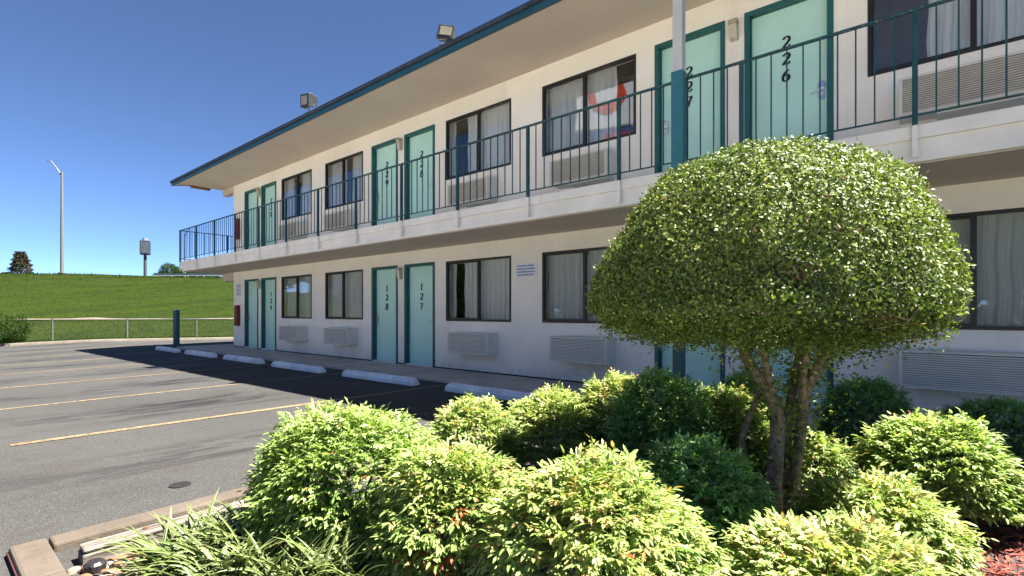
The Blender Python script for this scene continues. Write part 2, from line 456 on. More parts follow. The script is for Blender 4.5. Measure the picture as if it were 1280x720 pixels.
# sidewalk
m = MB(); m.box(-18.8, 12, 5.56, 6.81, -.4, 0).box(-18.8, -17.5, 6.8105, 16, -.4, 0)
tag(m.build('sidewalk', CONC, bevel=.01), kind='structure')

# planter bed
tag(MB().box(-2.99, 12, .42, 5.4, -.4, -.045).build('planter_bed', SOIL), kind='structure')
tag(MB().box(-3.21, -2.992, .44, 5.4, -.4, -.035).build('planter_strip', CONC), kind='structure')
mk = MB()
y = .44
for L in (1.0, 1.45, 1.45, .95):
    mk.box(-3.345, -3.21, y, y + L - .006, -.4, .015); y += L
tag(mk.build('planter_kerb', KERB, bevel=.012), kind='structure')
mk = MB(); mk.box(-3.345, -2.86, .30, .434, -.4, .015); x = -2.854
for i in range(5): mk.box(x, x + 2.4, .30, .434, -.4, .015); x += 2.406
tag(mk.build('planter_front_kerb', KERB, bevel=.014), kind='structure')
tag(MB().box(-3.335, 9, .292, .300, -.4, -.006).build('red_kerb_face', REDKERB), kind='structure')

# ------------------------------------------------------------------ the motel building
D = 6.8; FL = 2.785
bld = thing('motel_building', 'two storey cream motel with mint doors and an upper walkway', 'building', (-8, D, 0))
def B(mb, name, mat, parent=None, bevel=0, smooth=False, fix=True):
    o = mb.build(name, mat, None, bevel, smooth, fix)
    if parent is None: parent = bld
    o.parent = parent
    # parent inverse of an unrotated empty (or part at the world origin)
    o.matrix_parent_inverse = Matrix.Translation(-Vector(bld.location)) if parent is bld else Matrix.Identity(4)
    return o
PER = 6.82
DOORS = [(-16.63, -15.69), (-15.46, -14.52), (-9.82, -8.87), (-8.63, -7.67), (-2.98, -2.03), (-1.78, -.83), (3.84, 4.79), (5.03, 5.98)]
WINS = [(-14.18, -12.52), (-11.83, -10.18), (-7.33, -5.66), (-4.97, -3.28), (-.50, 1.16), (1.86, 3.52), (6.3, 7.96)]
X0, X1 = -17.5, 9.0
ops = []
for fl in (0, FL):
    for a, b in DOORS: ops.append((a, b, fl + .0, fl + 2.135))
    for a, b in WINS: ops.append((a, b, fl + .95, fl + 2.12))
bx = sorted({X0, X1} | {v for o in ops for v in o[:2]})
bz = sorted({-.1, 5.5} | {v for o in ops for v in o[2:]})
w = MB(); vid = {}
def vtx(x, y, z):
    k = (round(x, 4), round(y, 4), round(z, 4))
    if k not in vid: vid[k] = len(w.v); w.v.append(k)
    return vid[k]
for i in range(len(bx) - 1):
    for j in range(len(bz) - 1):
        cx, cz = (bx[i] + bx[i + 1]) / 2, (bz[j] + bz[j + 1]) / 2
        if any(o[0] < cx < o[1] and o[2] < cz < o[3] for o in ops): continue
        w.f.append((vtx(bx[i], D, bz[j]), vtx(bx[i + 1], D, bz[j]), vtx(bx[i + 1], D, bz[j + 1]), vtx(bx[i], D, bz[j + 1])))
for a, b, c, d in ops:
    e = D + .16
    for (p, q) in (((a, c), (a, d)), ((a, d), (b, d)), ((b, d), (b, c)), ((b, c), (a, c))):
        w.f.append((vtx(p[0], D, p[1]), vtx(q[0], D, q[1]), vtx(q[0], e, q[1]), vtx(p[0], e, p[1])))
w.f.append((vtx(X0, D, -.1), vtx(X0, D, 5.5), vtx(X0, 16, 5.5), vtx(X0, 16, -.1)))
w.f.append((vtx(X1, D, -.1), vtx(X1, D, 5.5), vtx(X1, 16, 5.5), vtx(X1, 16, -.1)))
w.f.append((vtx(X0, 16, -.1), vtx(X0, 16, 5.5), vtx(X1, 16, 5.5), vtx(X1, 16, -.1)))
B(w, 'wall', STUCCO)
m = MB()
m.box(X0 + .01, X1 - .01, 8.3, 8.35, -.05, 5.4); m.box(X0 + .02, X1 - .02, 6.97, 8.29, -.06, -.01); m.box(X0 + .02, X1 - .02, 6.97, 8.29, FL - .2, FL - .01)
for x in (-12.18, -5.31, 1.51): m.box(x - .06, x + .06, 6.97, 8.28, 0, 5.3)
B(m, 'interior_wall', INTERIOR)
B(MB().box(X0 + .03, X1 - .03, 6.785, 6.797, -.02, .022), 'base_flashing', DARK)
# upper deck, its edge and the beams at its end
deck = B(MB().box(-18.45, 9.1, 5.60, 6.805, 2.43, 2.735).box(-18.45, -17.49, 6.8055, 16, 2.43, 2.735), 'walkway_deck', CREAM, bevel=.008)
lip = MB(); x = -18.49
while x < 9:
    lip.box(x, min(x + 3.6, 9.1) - .004, 5.572, 5.602, 2.625, 2.745); x += 3.6
B(lip, 'deck_lip', CREAM, deck, .004)
B(MB().box(-18.446, 9.09, 5.63, 6.80, 2.418, 2.4285).box(-18.43, -17.5, 6.8, 16, 2.418, 2.4285), 'deck_soffit', SOFFIT, deck)
B(MB().box(-18.45, -17.502, 6.802, 7.0, 2.155, 2.416), 'beam', SOFFIT, bevel=.006)
B(MB().box(-18.40, -17.502, 6.802, 7.0, 5.05, 5.243), 'beam', SOFFIT, bevel=.006)
# roof
roof = B(MB().prism([(5.5, 5.33), (5.5, 5.388), (11.4, 6.43), (16.5, 5.53), (16.5, 5.43), (11.4, 6.36)], -18.95, 9.4), 'roof', GUTTER)
B(MB().box(-18.4, 9.3, 5.52, 6.95, 5.245, 5.32), 'soffit', SOFFIT, roof)
B(MB().prism([(5.52, 5.255), (5.52, 5.328), (11.4, 6.35), (11.4, 6.27)], -18.92, -18.402), 'rake_soffit', SOFFIT, roof)
B(MB().box(-18.97, 9.4, 5.462, 5.502, 5.235, 5.322), 'fascia', TEALBLUE, roof, .005)
B(MB().prism([(5.503, 5.245), (5.503, 5.327), (11.4, 6.355), (11.4, 6.26)], -18.955, -18.922), 'rake_board', TEALBLUE, roof)
B(MB().box(-18.98, 9.4, 5.425, 5.499, 5.3225, 5.392), 'gutter', GUTTER, roof, .006)
# column
col_ = B(MB().box(-2.185, -2.075, 5.44, 5.55, -.02, 2.70), 'column', TEAL, bevel=.006)
B(MB().box(-2.185, -2.075, 5.44, 5.55, 3.80, 5.243), 'column_top', m_paint('column_grey', (.50, .50, .48), .6, .08), col_, .006)
B(MB().box(-2.197, -2.063, 5.428, 5.5695, 2.70, 3.80), 'column_sleeve', m_paint('sleeve_teal', (.03, .15, .19), .45, .12), col_, .006)

# ---- digits drawn with a broad pen
def arc(cx, cy, rx, ry, a0, a1, n=14):
    return [(cx + rx * math.cos(R(a0 + (a1 - a0) * i / n)), cy + ry * math.sin(R(a0 + (a1 - a0) * i / n))) for i in range(n + 1)]
DIG = {
 '1': [[(.12, .74), (.22, .80), (.34, 1.0), (.34, .5), (.34, .02)], [(.10, .02), (.56, .02)]],
 '2': [arc(.32, .72, .26, .26, 170, -40) + [(.30, .30), (.06, .04)], [(.05, .05), (.36, .05), (.58, .06), (.62, .22)]],
 '3': [arc(.30, .76, .24, .22, 160, -80), arc(.30, .28, .28, .27, 85, -165)],
 '0': [arc(.32, .5, .27, .48, 90, 450, 24)],
 '6': [arc(.32, .30, .26, .28, 130, 490, 20), [(.54, .94)] + arc(.60, .34, .54, .60, 105, 180, 8)],
 '7': [[(.04, .80), (.08, .95), (.34, .95), (.62, .96)], [(.62, .96), (.40, .55), (.28, .02)]],
 '8': [arc(.32, .74, .21, .23, 90, 450, 20), arc(.32, .26, .27, .26, 90, 450, 20)],
 '9': [arc(.32, .70, .26, .28, -50, 310, 20), [(.10, .06)] + arc(.04, .66, .54, .60, -75, 0, 8)],
}
def digit_mesh(mb, ch, x, z, h, y):
    lift = 0.0
    for path in DIG[ch]:
        pts = [(px * h * .95 + (py - .5) * h * .06, (py - .5) * h) for px, py in path]
        n = len(pts); L = []; Rr = []
        for i, (a, b) in enumerate(pts):
            p0 = pts[max(i - 1, 0)]; p1 = pts[min(i + 1, n - 1)]
            dx, dz = p1[0] - p0[0], p1[1] - p0[1]; q = math.hypot(dx, dz) or 1
            dx /= q; dz /= q
            wd = h * (.045 + .058 * abs(dz) ** 1.3)
            L.append((a - dz * wd, b + dx * wd)); Rr.append((a + dz * wd, b - dx * wd))
        vs = []; 
        for i in range(n):
            yy = y - .006 - lift - .0004 * i
            vs += [(x + L[i][0], yy, z + L[i][1]), (x + Rr[i][0], yy, z + Rr[i][1])]
        fs = [(2 * i, 2 * i + 1, 2 * i + 3, 2 * i + 2) for i in range(n - 1)]
        k = len(vs)
        vs += [(a, y - .001, c) for a, b_, c in vs]
        fs += [(2 * i, 2 * i + 2, k + 2 * i + 2, k + 2 * i) for i in range(n - 1)] + [(2 * i + 1, k + 2 * i + 1, k + 2 * i + 3, 2 * i + 3) for i in range(n - 1)]
        mb.add(vs, fs); lift += .0021
NUMS = {(1, 0): '129', (2, 0): '128', (3, 0): '127', (1, 1): '230', (2, 1): '229', (3, 1): '228', (4, 1): '227', (5, 1): '226'}
for i, (a, b) in enumerate(DOORS):
    for lev in (0, 1):
        z0 = FL * lev; leafy = D + .085
        d = B(MB().box(a + .05, b - .05, leafy, leafy + .04, z0 + .03, z0 + 2.09), 'door', MINT, bevel=.003)
        f = MB()
        f.box(a - .006, a + .052, D - .016, D + .13, z0 - .0, z0 + 2.141).box(b - .052, b + .006, D - .016, D + .13, z0, z0 + 2.141)
        f.box(a + .0525, b - .0525, D - .016, D + .13, z0 + 2.082, z0 + 2.141)
        f.box(a + .0525, a + .066, D + .045, D + .0835, z0 + .03, z0 + 2.0815).box(b - .066, b - .0525, D + .045, D + .0835, z0 + .03, z0 + 2.0815)
        B(f, 'door_frame', TEAL, d, .003)
        B(MB().box(a + .054, b - .054, D - .03, D + .12, z0 - .0, z0 + .028), 'threshold', WHITEP if lev == 0 else KERB, d, .003)
        left = (i % 2 == 0)
        hx = a + .125 if left else b - .125; sg = 1 if left else -1
        h = MB(); hz = z0 + .95
        h.box(hx - .030, hx + .030, leafy - .012, leafy - .0005, hz - .10, hz + .12)
        h.box(hx - .036, hx + .036, leafy - .030, leafy - .0125, hz + .03, hz + .085)
        h.tube([(hx, leafy - .012, hz - .02), (hx, leafy - .055, hz - .02)], .011, 10)
        h.tube([(hx, leafy - .055, hz - .02), (hx + sg * .05, leafy - .058, hz - .018), (hx + sg * .11, leafy - .052, hz - .024)], [.011, .010, .008], 10)
        h.tube([(hx, leafy - .012, hz + .055), (hx, leafy - .036, hz + .055)], .016, 12)
        B(h, 'handle', STEEL, d)
        if (i, lev) in NUMS:
            nm = MB(); cxd = (a + b) / 2 - .02
            for q, ch in enumerate(NUMS[(i, lev)]):
                digit_mesh(nm, ch, cxd - .045, z0 + 1.655 - q * .205, .140, leafy)
            B(nm, 'room_number', BLACK, d)
# ---- windows
def curtain(mb, x0, x1, z0, z1, y, pitch=.13, amp=.03):
    n = max(8, int((x1 - x0) / .012)); xs_ = np.linspace(x0, x1, n); ph = random.random() * 6
    zs_ = np.linspace(z0, z1, 9); vs = []
    for z in zs_:
        k = 1 - .25 * (z - z0) / (z1 - z0)
        for x in xs_:
            vs.append((x + .01 * math.sin(9 * z + x * 4), y + amp * k * (math.sin(2 * math.pi * x / pitch + ph + .8 * math.sin(x * 5)) + .35 * math.sin(2 * math.pi * x / (pitch * .43) + ph * 2)), z))
    fs = [(r * n + i, r * n + i + 1, (r + 1) * n + i + 1, (r + 1) * n + i) for r in range(8) for i in range(n - 1)]
    mb.add(vs, fs)
OPEN = {(0, 0): [(0, 1)], (1, 0): [(0, 1)], (2, 0): [(.0, .085), (.20, 1)], (3, 0): [(0, 1)], (4, 0): [(.28, 1)], (5, 0): [(0, 1)], (6, 0): [(0, .8)],
        (0, 1): [(0, .25), (.5, 1)], (1, 1): [(0, .47), (.6, 1)], (2, 1): [(0, .09), (.26, 1)], (3, 1): [(0, .78)], (4, 1): [(.30, 1)], (5, 1): [(0, 1)], (6, 1): [(0, 1)]}
for i, (a, b) in enumerate(WINS):
    for lev in (0, 1):
        z0, z1 = FL * lev + .95, FL * lev + 2.12; mx_ = a + (b - a) * (.52 if i % 2 == 0 else .48)
        f = MB(); e0, e1 = D - .010, D + .055; t = .034
        f.box(a - .004, a + t, e0, e1, z0 - .004, z1 + .004).box(b - t, b + .004, e0, e1, z0 - .004, z1 + .004)
        f.box(a + t, b - t, e0, e1, z0 - .004, z0 + t).box(a + t, b - t, e0, e1, z1 - t, z1 + .004)
        f.box(mx_ - .024, mx_ + .024, e0 + .006, e1, z0 + t, z1 - t)
        f.box(a + t, mx_ - .024, e0 + .018, e1 - .02, z0 + t, z0 + t + .022).box(a + t, mx_ - .024, e0 + .018, e1 - .02, z1 - t - .022, z1 - t)
        f.box(a + t, a + t + .02, e0 + .018, e1 - .02, z0 + t + .022, z1 - t - .022)
        wf = B(f, 'window', BRONZE, bevel=.002)
        for (p, q, yy) in ((a + t, mx_ - .02, D + .028), (mx_ + .02, b - t, D + .040)):
            B(MB().add([(p, yy, z0 + t), (q, yy, z0 + t), (q, yy, z1 - t), (p, yy, z1 - t)], [(0, 1, 2, 3)]), 'pane', GLASS, wf, fix=False)
        c = MB()
        for (p, q) in OPEN[(i, lev)]:
            curtain(c, a + (b - a) * p + .01, a + (b - a) * q - .01, z0 - .03, z1 + .03, D + .16, .12 + .02 * random.random(), .026)
        B(c, 'curtain', SHEER if (i, lev) in ((4, 1), (2, 0), (2, 1), (1, 0)) else CURTAIN, wf, smooth=True)

# ------------------------------------------------------------------ things fixed to the building
# air conditioners (one kind, copied)
ACX = [(-13.75, 'W1'), (-11.40, 'W2'), (-6.98, 'W3'), (-4.62, 'W4'), (-.22, 'W5')]
LAB_AC = {(0, 0): 'beige air conditioner at walkway level right of door 129', (1, 0): 'beige air conditioner at ground level left of door 128',
          (2, 0): 'beige air conditioner low on the wall right of door 127', (3, 0): 'pale slatted air conditioner under the window right of the small notice',
          (4, 0): 'widest looking slatted air conditioner, low on the wall right of the tree',
          (0, 1): 'upstairs air conditioner behind the railing right of door 230', (1, 1): 'upstairs air conditioner behind the railing left of door 229',
          (2, 1): 'upstairs air conditioner behind the railing right of door 228', (3, 1): 'upstairs air conditioner with tan slats left of door 227',
          (4, 1): 'upstairs air conditioner with tan slats right of door 226'}
def make_ac(mat_s):
    t = thing('air_conditioner', 'x', 'air conditioner')
    m = MB(); m.box(0, 1.02, .03, .30, .0, .385); m.box(.30, 1.0, .06, .30, -.03, -.001)
    m.box(0, .03, 0, .029, 0, .385).box(.99, 1.02, 0, .029, 0, .385).box(.0305, .9895, 0, .029, 0, .022).box(.0305, .9895, 0, .029, .36, .385)
    m.build('cabinet', CABINET, t, .004)
    g_ = MB(); n = 15
    for k in range(n):
        z = .026 + k * (.332 / n)
        g_.add([(.0305, .004, z), (.9895, .004, z), (.9895, .004, z + .0145), (.0305, .004, z + .0145), (.0305, .024, z + .004), (.9895, .024, z + .004), (.9895, .024, z + .0175), (.0305, .024, z + .0175)],
               [(0, 1, 2, 3), (0, 3, 7, 4), (1, 5, 6, 2), (3, 2, 6, 7), (4, 7, 6, 5)])
    g_.build('grille', mat_s, t)
    MB().box(.03, .99, .0255, .0285, .02, .365).build('grille_backing', DARK, t)
    return t
acs = {0: make_ac(SLAT), 1: make_ac(SLATUP)}
used = set()
for k, (x, _) in enumerate(ACX):
    for lev in (0, 1):
        o = acs[lev] if lev not in used else copy_tree(acs[lev]); used.add(lev)
        o.location = (x, D - .301, FL * lev + .35); o['label'] = LAB_AC[(k, lev)]
        o['group'] = 'air conditioners under the ground floor windows' if lev == 0 else 'air conditioners on the upper walkway'

def make_lamp():
    t = thing('wall_lamp', 'x', 'wall lamp')
    MB().box(-.05, .05, -.02, 0, 0, .25).build('back_plate', LAMPTAN, t, .004)
    MB().box(-.055, .055, -.11, -.0205, .19, .245).build('hood', LAMPTAN, t, .006)
    MB().prism([(-.0205, .02), (-.0205, .188), (-.10, .188), (-.075, .02)], -.045, .045).build('diffuser', m_paint('lamp_glass', (.55, .50, .40), .25, .1), t, .004)
    return t
lp = make_lamp(); first = True
for x, lev, lab in ((-8.75, 0, 'tan wall lamp between doors 128 and 127'), (-8.75, 1, 'tan wall lamp between doors 229 and 228'), (-1.905, 1, 'tan wall lamp between doors 227 and 226'),
                    (-15.57, 0, 'tan wall lamp left of door 129'), (-15.57, 1, 'tan wall lamp left of door 230')):
    o = lp if first else copy_tree(lp); first = False
    o.location = (x, D - .002, FL * lev + 1.83); o['label'] = lab; o['group'] = 'wall lamps between the doors'

# notices
t = thing('wall_notice', 'small white notice with blue lines between two ground floor windows', 'sign', (-5.32, D - .001, 1.72))
MB().box(-.235, .235, -.010, -.001, 0, .245).build('panel', SIGNWHITE, t, .003)
ink = MB()
for r in range(4):
    x = -.20 + (.015 if r in (0, 3) else 0)
    while x < .185 - (.015 if r in (0, 3) else 0):
        L = random.uniform(.018, .05); zz = .19 - r * .052
        for q in np.arange(x, min(x + L, .2), .009):
            hh = random.choice((.020, .026, .028)); ink.box(q, q + .0055, -.0125, -.0105, zz, zz + hh)
        ink.box(x, min(x + L, .2), -.0122, -.0106, zz + .008, zz + .012)
        x += L + .012
ink.build('lettering', SIGNINK, t)
t = thing('wall_notice', 'grey notice high on the wall left of the end door', 'sign', (-17.07, D - .001, 1.64))
MB().box(-.20, .20, -.010, -.001, 0, .20).box(-.20, .20, -.010, -.001, .215, .40).build('panel', SIGNWHITE, t, .002)
ink = MB()
for r in range(8): ink.box(-.17, .17 - .05 * (r % 3), -.0125, -.0105, .03 + r * .045, .048 + r * .045)
ink.build('lettering', m_paint('grey_ink', (.16, .17, .2), .5), t)
# fire extinguisher cabinets
def make_fx():
    t = thing('extinguisher_cabinet', 'x', 'fire cabinet')
    MB().box(-.12, .12, -.10, 0, 0, .66).build('box', RED, t, .008)
    MB().box(-.09, .09, -.108, -.1005, .06, .60).build('door', m_paint('cabinet_window', (.13, .07, .05), .15, .2), t, .003)
    MB().tube([(-.03, -.09, .0), (.0, -.09, -.001)], .001, 6).build('latch', STEEL, t)
    return t
fx = make_fx(); fx.location = (-17.1, D - .002, .68); fx['label'] = 'red extinguisher cabinet on the ground floor wall by the building corner'; fx['group'] = 'fire extinguisher cabinets'
f2 = copy_tree(fx); f2.location = (-17.1, D - .002, FL + .68); f2['label'] = 'red extinguisher cabinet upstairs by the building corner behind the railing'
# floodlights on the roof edge
def make_flood(loc, rz, tilt, lab, s=1.0, face=True):
    t = thing('floodlight', lab, 'floodlight', loc, rz, 'floodlights on the roof edge'); t.scale = (s, s, s)
    MB().box(-.10, .10, -.03, .03, 0, .015).tube([(0, 0, .01), (0, 0, .09)], .018, 8).box(-.15, .15, -.012, .012, .085, .097).box(-.162, -.150, -.018, .018, .085, .22).box(.150, .162, -.018, .018, .085, .22).build('bracket', STEEL, t, .002)
    h = MB().prism([(-.10, .07), (-.10, .31), (-.06, .325), (.08, .28), (.10, .20), (.08, .11)], -.145, .145).build('housing', m_paint('flood_bronze', (.03, .03, .034), .5, .2), t, .006)
    g_ = MB().box(-.105, .105, -.106, -.1005, .115, .275).build('lens', m_paint('flood_lens', (.24, .22, .16), .12, .15), h)
    h.rotation_euler = (tilt, R(9), 0); 
    return t
make_flood((-5.92, 5.46, 5.3925), R(36), R(-8), 'square floodlight with pale lens on the roof edge above door 228 side', .9)
make_flood((-10.15, 5.46, 5.3925), R(2), R(6), 'dark floodlight on the roof edge, farther along and turned away', 1.12)
t = thing('eave_light', 'small reddish box lamp under the far end of the roof overhang', 'lamp', (-18.62, 6.2, 5.31))
MB().box(-.09, .09, -.28, .28, -.09, .045).build('housing', m_paint('eave_box', (.20, .07, .05), .6, .2), t, .006)
MB().box(-.07, .07, -.24, .24, -.10, -.0905).build('diffuser', LAMPTAN, t)

# ------------------------------------------------------------------ upper walkway railing
rail = thing('balcony_railing', 'teal metal railing along the edge of the upper walkway', 'railing', (0, 5.555, 2.5))
def RB(mb, name, mat, bevel=0):
    o = mb.build(name, mat, None, bevel); o.parent = rail; o.matrix_parent_inverse = Matrix.Translation(-Vector(rail.location)); return o
RY = 5.548; PITCH = 1.411; posts = [-18.42 + PITCH * k for k in range(20)]
def bar(x0, x1, y0, y1, z0, z1): return MB().box(x0, x1, y0, y1, z0, z1)
RB(bar(-18.45, 9.0, RY - .02, RY + .02, 3.722, 3.742), 'top_rail', RAILTOP, .003)
RB(bar(-18.44, 9.0, RY - .010, RY + .010, 2.815, 2.829), 'bottom_rail', RAIL, .002)
RB(bar(-18.445, -18.405, RY + .021, 15.5, 3.722, 3.742), 'end_top_rail', RAIL, .003)
RB(bar(-18.435, -18.415, RY + .021, 15.5, 2.815, 2.829), 'end_bottom_rail', RAIL, .002)
pm = MB().box(-.020, .020, -.020, .020, 2.735, 3.7215)
def part_copy(proto, x, y):
    c = proto.copy(); COL.objects.link(c); c.parent = rail; c.matrix_parent_inverse = proto.matrix_parent_inverse.copy(); c.location = (x, y, 0); return c
pp = RB(pm, 'post', RAIL, .002); pp.location = (posts[0], RY, 0)
fp = RB(MB().box(-.020, .020, -.020, .020, 2.455, 2.7345), 'post_foot', CREAM, .002); fp.location = (posts[0], RY, 0)
for x in posts[1:]:
    part_copy(pp, x, RY); part_copy(fp, x, RY)
for k in range(1, 6): part_copy(pp, -18.425, RY + k * 1.41)
spots = []
for i in range(len(posts) - 1):
    for k in range(1, 10): spots.append((posts[i] + PITCH * k / 10, RY))
for k in range(1, 50):
    if k % 10: spots.append((-18.425, RY + k * .141))
def pdepth(p): return -p[0] * SA + p[1] * CA
def inview(p):
    d = pdepth(p); l = p[0] * CA + p[1] * SA
    return d > 0 and abs(l / d) < 1.03
vis = sorted([p for p in spots if inview(p)], key=pdepth)
near = vis[:96]; rest = [p for p in spots if p not in near]
bp = RB(MB().box(-.006, .006, -.006, .006, 2.8295, 3.7215), 'baluster', RAIL); bp.location = (*near[0], 0)
for p in near[1:]: part_copy(bp, *p)
mb = MB()
for p in rest: mb.box(p[0] - .006, p[0] + .006, p[1] - .006, p[1] + .006, 2.8295, 3.7215)
tag(RB(mb, 'far_balusters', RAIL), kind='stuff')

# ------------------------------------------------------------------ wheel stops
prof = [(-.085, 0), (-.085, .055), (-.055, .105), (-.035, .115), (.035, .115), (.055, .105), (.085, .055), (.085, 0)]
def stop_mesh():
    m = MB(); n = len(prof); sec = [(-.92, .35), (-.90, .8), (-.86, 1)] + [(-.86 + 1.72 * i / 12, 1) for i in range(1, 12)] + [(.86, 1), (.90, .8), (.92, .35)]
    vs = []
    for i, (x, k) in enumerate(sec):
        for a, b in prof:
            wob = .004 * math.sin(x * 9 + a * 40)
            vs.append((x, a * (.75 + .25 * k) + wob, b * (k if b > .06 else (.5 + .5 * k)) + wob * .5 * (b > 0)))
    fs = []
    for i in range(len(sec) - 1):
        for j in range(n - 1): fs.append((i * n + j, i * n + j + 1, (i + 1) * n + j + 1, (i + 1) * n + j))
    fs.append(tuple(range(n))); fs.append(tuple(reversed([(len(sec) - 1) * n + j for j in range(n)])))
    return m.add(vs, fs).build('wheel_stop', STOPW)
st = stop_mesh()
labs = ['white wheel stop nearest the shrubs, partly hidden by them', 'white wheel stop on the walkway edge in front of door 127', 'white wheel stop left of the one before door 127, below the second air conditioner',
        'white wheel stop in front of door 129', 'white wheel stop second from the teal bollard', 'white wheel stop beside the teal bollard, farthest from the shrubs']
for k in range(6):
    o = st if k == 0 else st.copy()
    if k: COL.objects.link(o)
    x = -4.46 - 2.70 * k
    o.location = (x, 5.06 + random.uniform(-.03, .03), float(lotz(x, 5.06)) + .001); o.rotation_euler = (0, 0, R(random.uniform(-1, 1)) + (R(1.5) if k == 1 else 0))
    o.scale = (1.06, 1, 1)
    tag(o, labs[k], 'wheel stop', 'white wheel stops along the walkway')

# bollard
bz_ = float(lotz(-21.3, 6.3))
t = thing('bollard', 'teal steel bollard standing past the end of the building', 'bollard', (-21.3, 6.3, bz_))
MB().tube([(0, 0, 0), (0, 0, 1.26)], .105, 20).build('pipe', TEAL, t, 0)
MB().tube([(0, 0, 1.2605), (0, 0, 1.29), (0, 0, 1.305)], [.106, .09, .04], 20).build('cap', TEAL, t, 0)

# valve cover in the asphalt
vx, vy = spot(225, 3.33)
t = MB().tube([(vx, vy, float(lotz(vx, vy)) - .02), (vx, vy, float(lotz(vx, vy)) + .006)], .062, 24).build('valve_cover', m_paint('cast_iron', (.012, .0115, .011), .6, .3))
tag(t, 'small round dark valve cover in the asphalt near the planter kerb', 'cover')

# ------------------------------------------------------------------ landscape timber, pebbles, cap, mulch
t = thing('landscape_timber', 'weathered grey timber edging along the inside of the planter kerb', 'timber', (-2.985, .50, -.05))
MB().box(-.05, .05, 0, 2.35, 0, .075).box(-.045, .052, 0.003, 2.35, .0775, .098).build('beam', TIMBER, t, .010)
for yy in (.25, 1.5): MB().tube([(0, yy, .0985), (0, yy, .104)], .012, 10).build('spike', m_paint('rust', (.10,.04,.02), .8, .2), t)
cx_, cy_ = spot(237, 2.02)
cx_, cy_ = -2.86, .53
tag(MB().tube([(cx_, cy_, -.10), (cx_, cy_, .0), (cx_, cy_, .012)], [.042, .042, .03], 18).build('drain_cap', m_paint('black_plastic', (.015, .015, .016), .4)), 'small black plastic cap among the pebbles by the timber', 'cap')

def pebbles():
    base = bmesh.new(); bmesh.ops.create_icosphere(base, subdivisions=2, radius=1); V0 = np.array([v.co for v in base.verts]); F0 = np.array([[v.index for v in f.verts] for f in base.faces]); base.free()
    Vs = []; Fs = []; tn = []; n = 520
    for i in range(n):
        x = rng.uniform(-2.93, -2.2); y = rng.uniform(.44, .44 + .62 * (1 if x < -2.6 else .5))
        s_ = rng.uniform(.012, .026); sc = np.array((s_ * rng.uniform(.9, 1.5), s_, s_ * .6))
        a = rng.uniform(0, 6.28); V = V0 * (1 + .12 * np.sin(V0 * 3 + i)) * sc
        V = np.stack([V[:, 0] * math.cos(a) - V[:, 1] * math.sin(a), V[:, 0] * math.sin(a) + V[:, 1] * math.cos(a), V[:, 2]], 1)
        Fs.append(F0 + sum(len(q) for q in Vs)); Vs.append(V + (x, y, -.043 + s_ * .3 + rng.uniform(0, .012))); tn.append(np.full(len(F0), rng.random()))
    me = np_mesh('pebbles', np.concatenate(Vs), [np.concatenate(Fs)], {'tone': np.concatenate(tn)})
    me.polygons.foreach_set('use_smooth', [True] * len(me.polygons))
    tt = NT('pebble_stone'); at = tt.n('ShaderNodeAttribute'); at.attribute_name = 'tone'
    tt.bsdf(tt.ramp(at.outputs['Fac'], [(0, (.12, .045, .025)), (.4, (.18, .10, .06)), (.75, (.22, .16, .115)), (1, (.30, .27, .23))]), .7, 0, .3)
    tag(link('pebbles', me, tt.m), 'reddish and cream river pebbles beside the timber edging', 'pebbles', kind='stuff')
pebbles()
def mulch():
    n = 15000
    d = rng.uniform(1.2, 4.6, n); px = rng.uniform(1120, 1420, n)
    keep = np.ones(n, bool)
    P = np.array([spot(a, b) for a, b in zip(px, d)])
    z = -.045 + rng.uniform(0, .03, n)
    P = np.column_stack([P, z]); ok = (P[:, 1] > .5) & (P[:, 1] < 5.3); P = P[ok]; n = len(P)
    Dv = rng.normal(0, 1, (n, 3)); Dv[:, 2] *= .18; N = rng.normal(0, .35, (n, 3)); N[:, 2] = 1
    me = leaves('mulch', P, Dv, N, rng.uniform(.03, .09, n), rng.uniform(.008, .02, n), rng.random(n), LEAF5)
    tt = NT('red_mulch'); at = tt.n('ShaderNodeAttribute'); at.attribute_name = 'tone'
    tt.bsdf(tt.ramp(at.outputs['Fac'], [(0, (.11, .025, .018)), (.5, (.20, .05, .038)), (1, (.30, .10, .07))]), .9, 0, .2)
    tag(link('mulch', me, tt.m), 'red bark mulch covering the bed at the right edge', 'mulch', kind='stuff')
mulch()

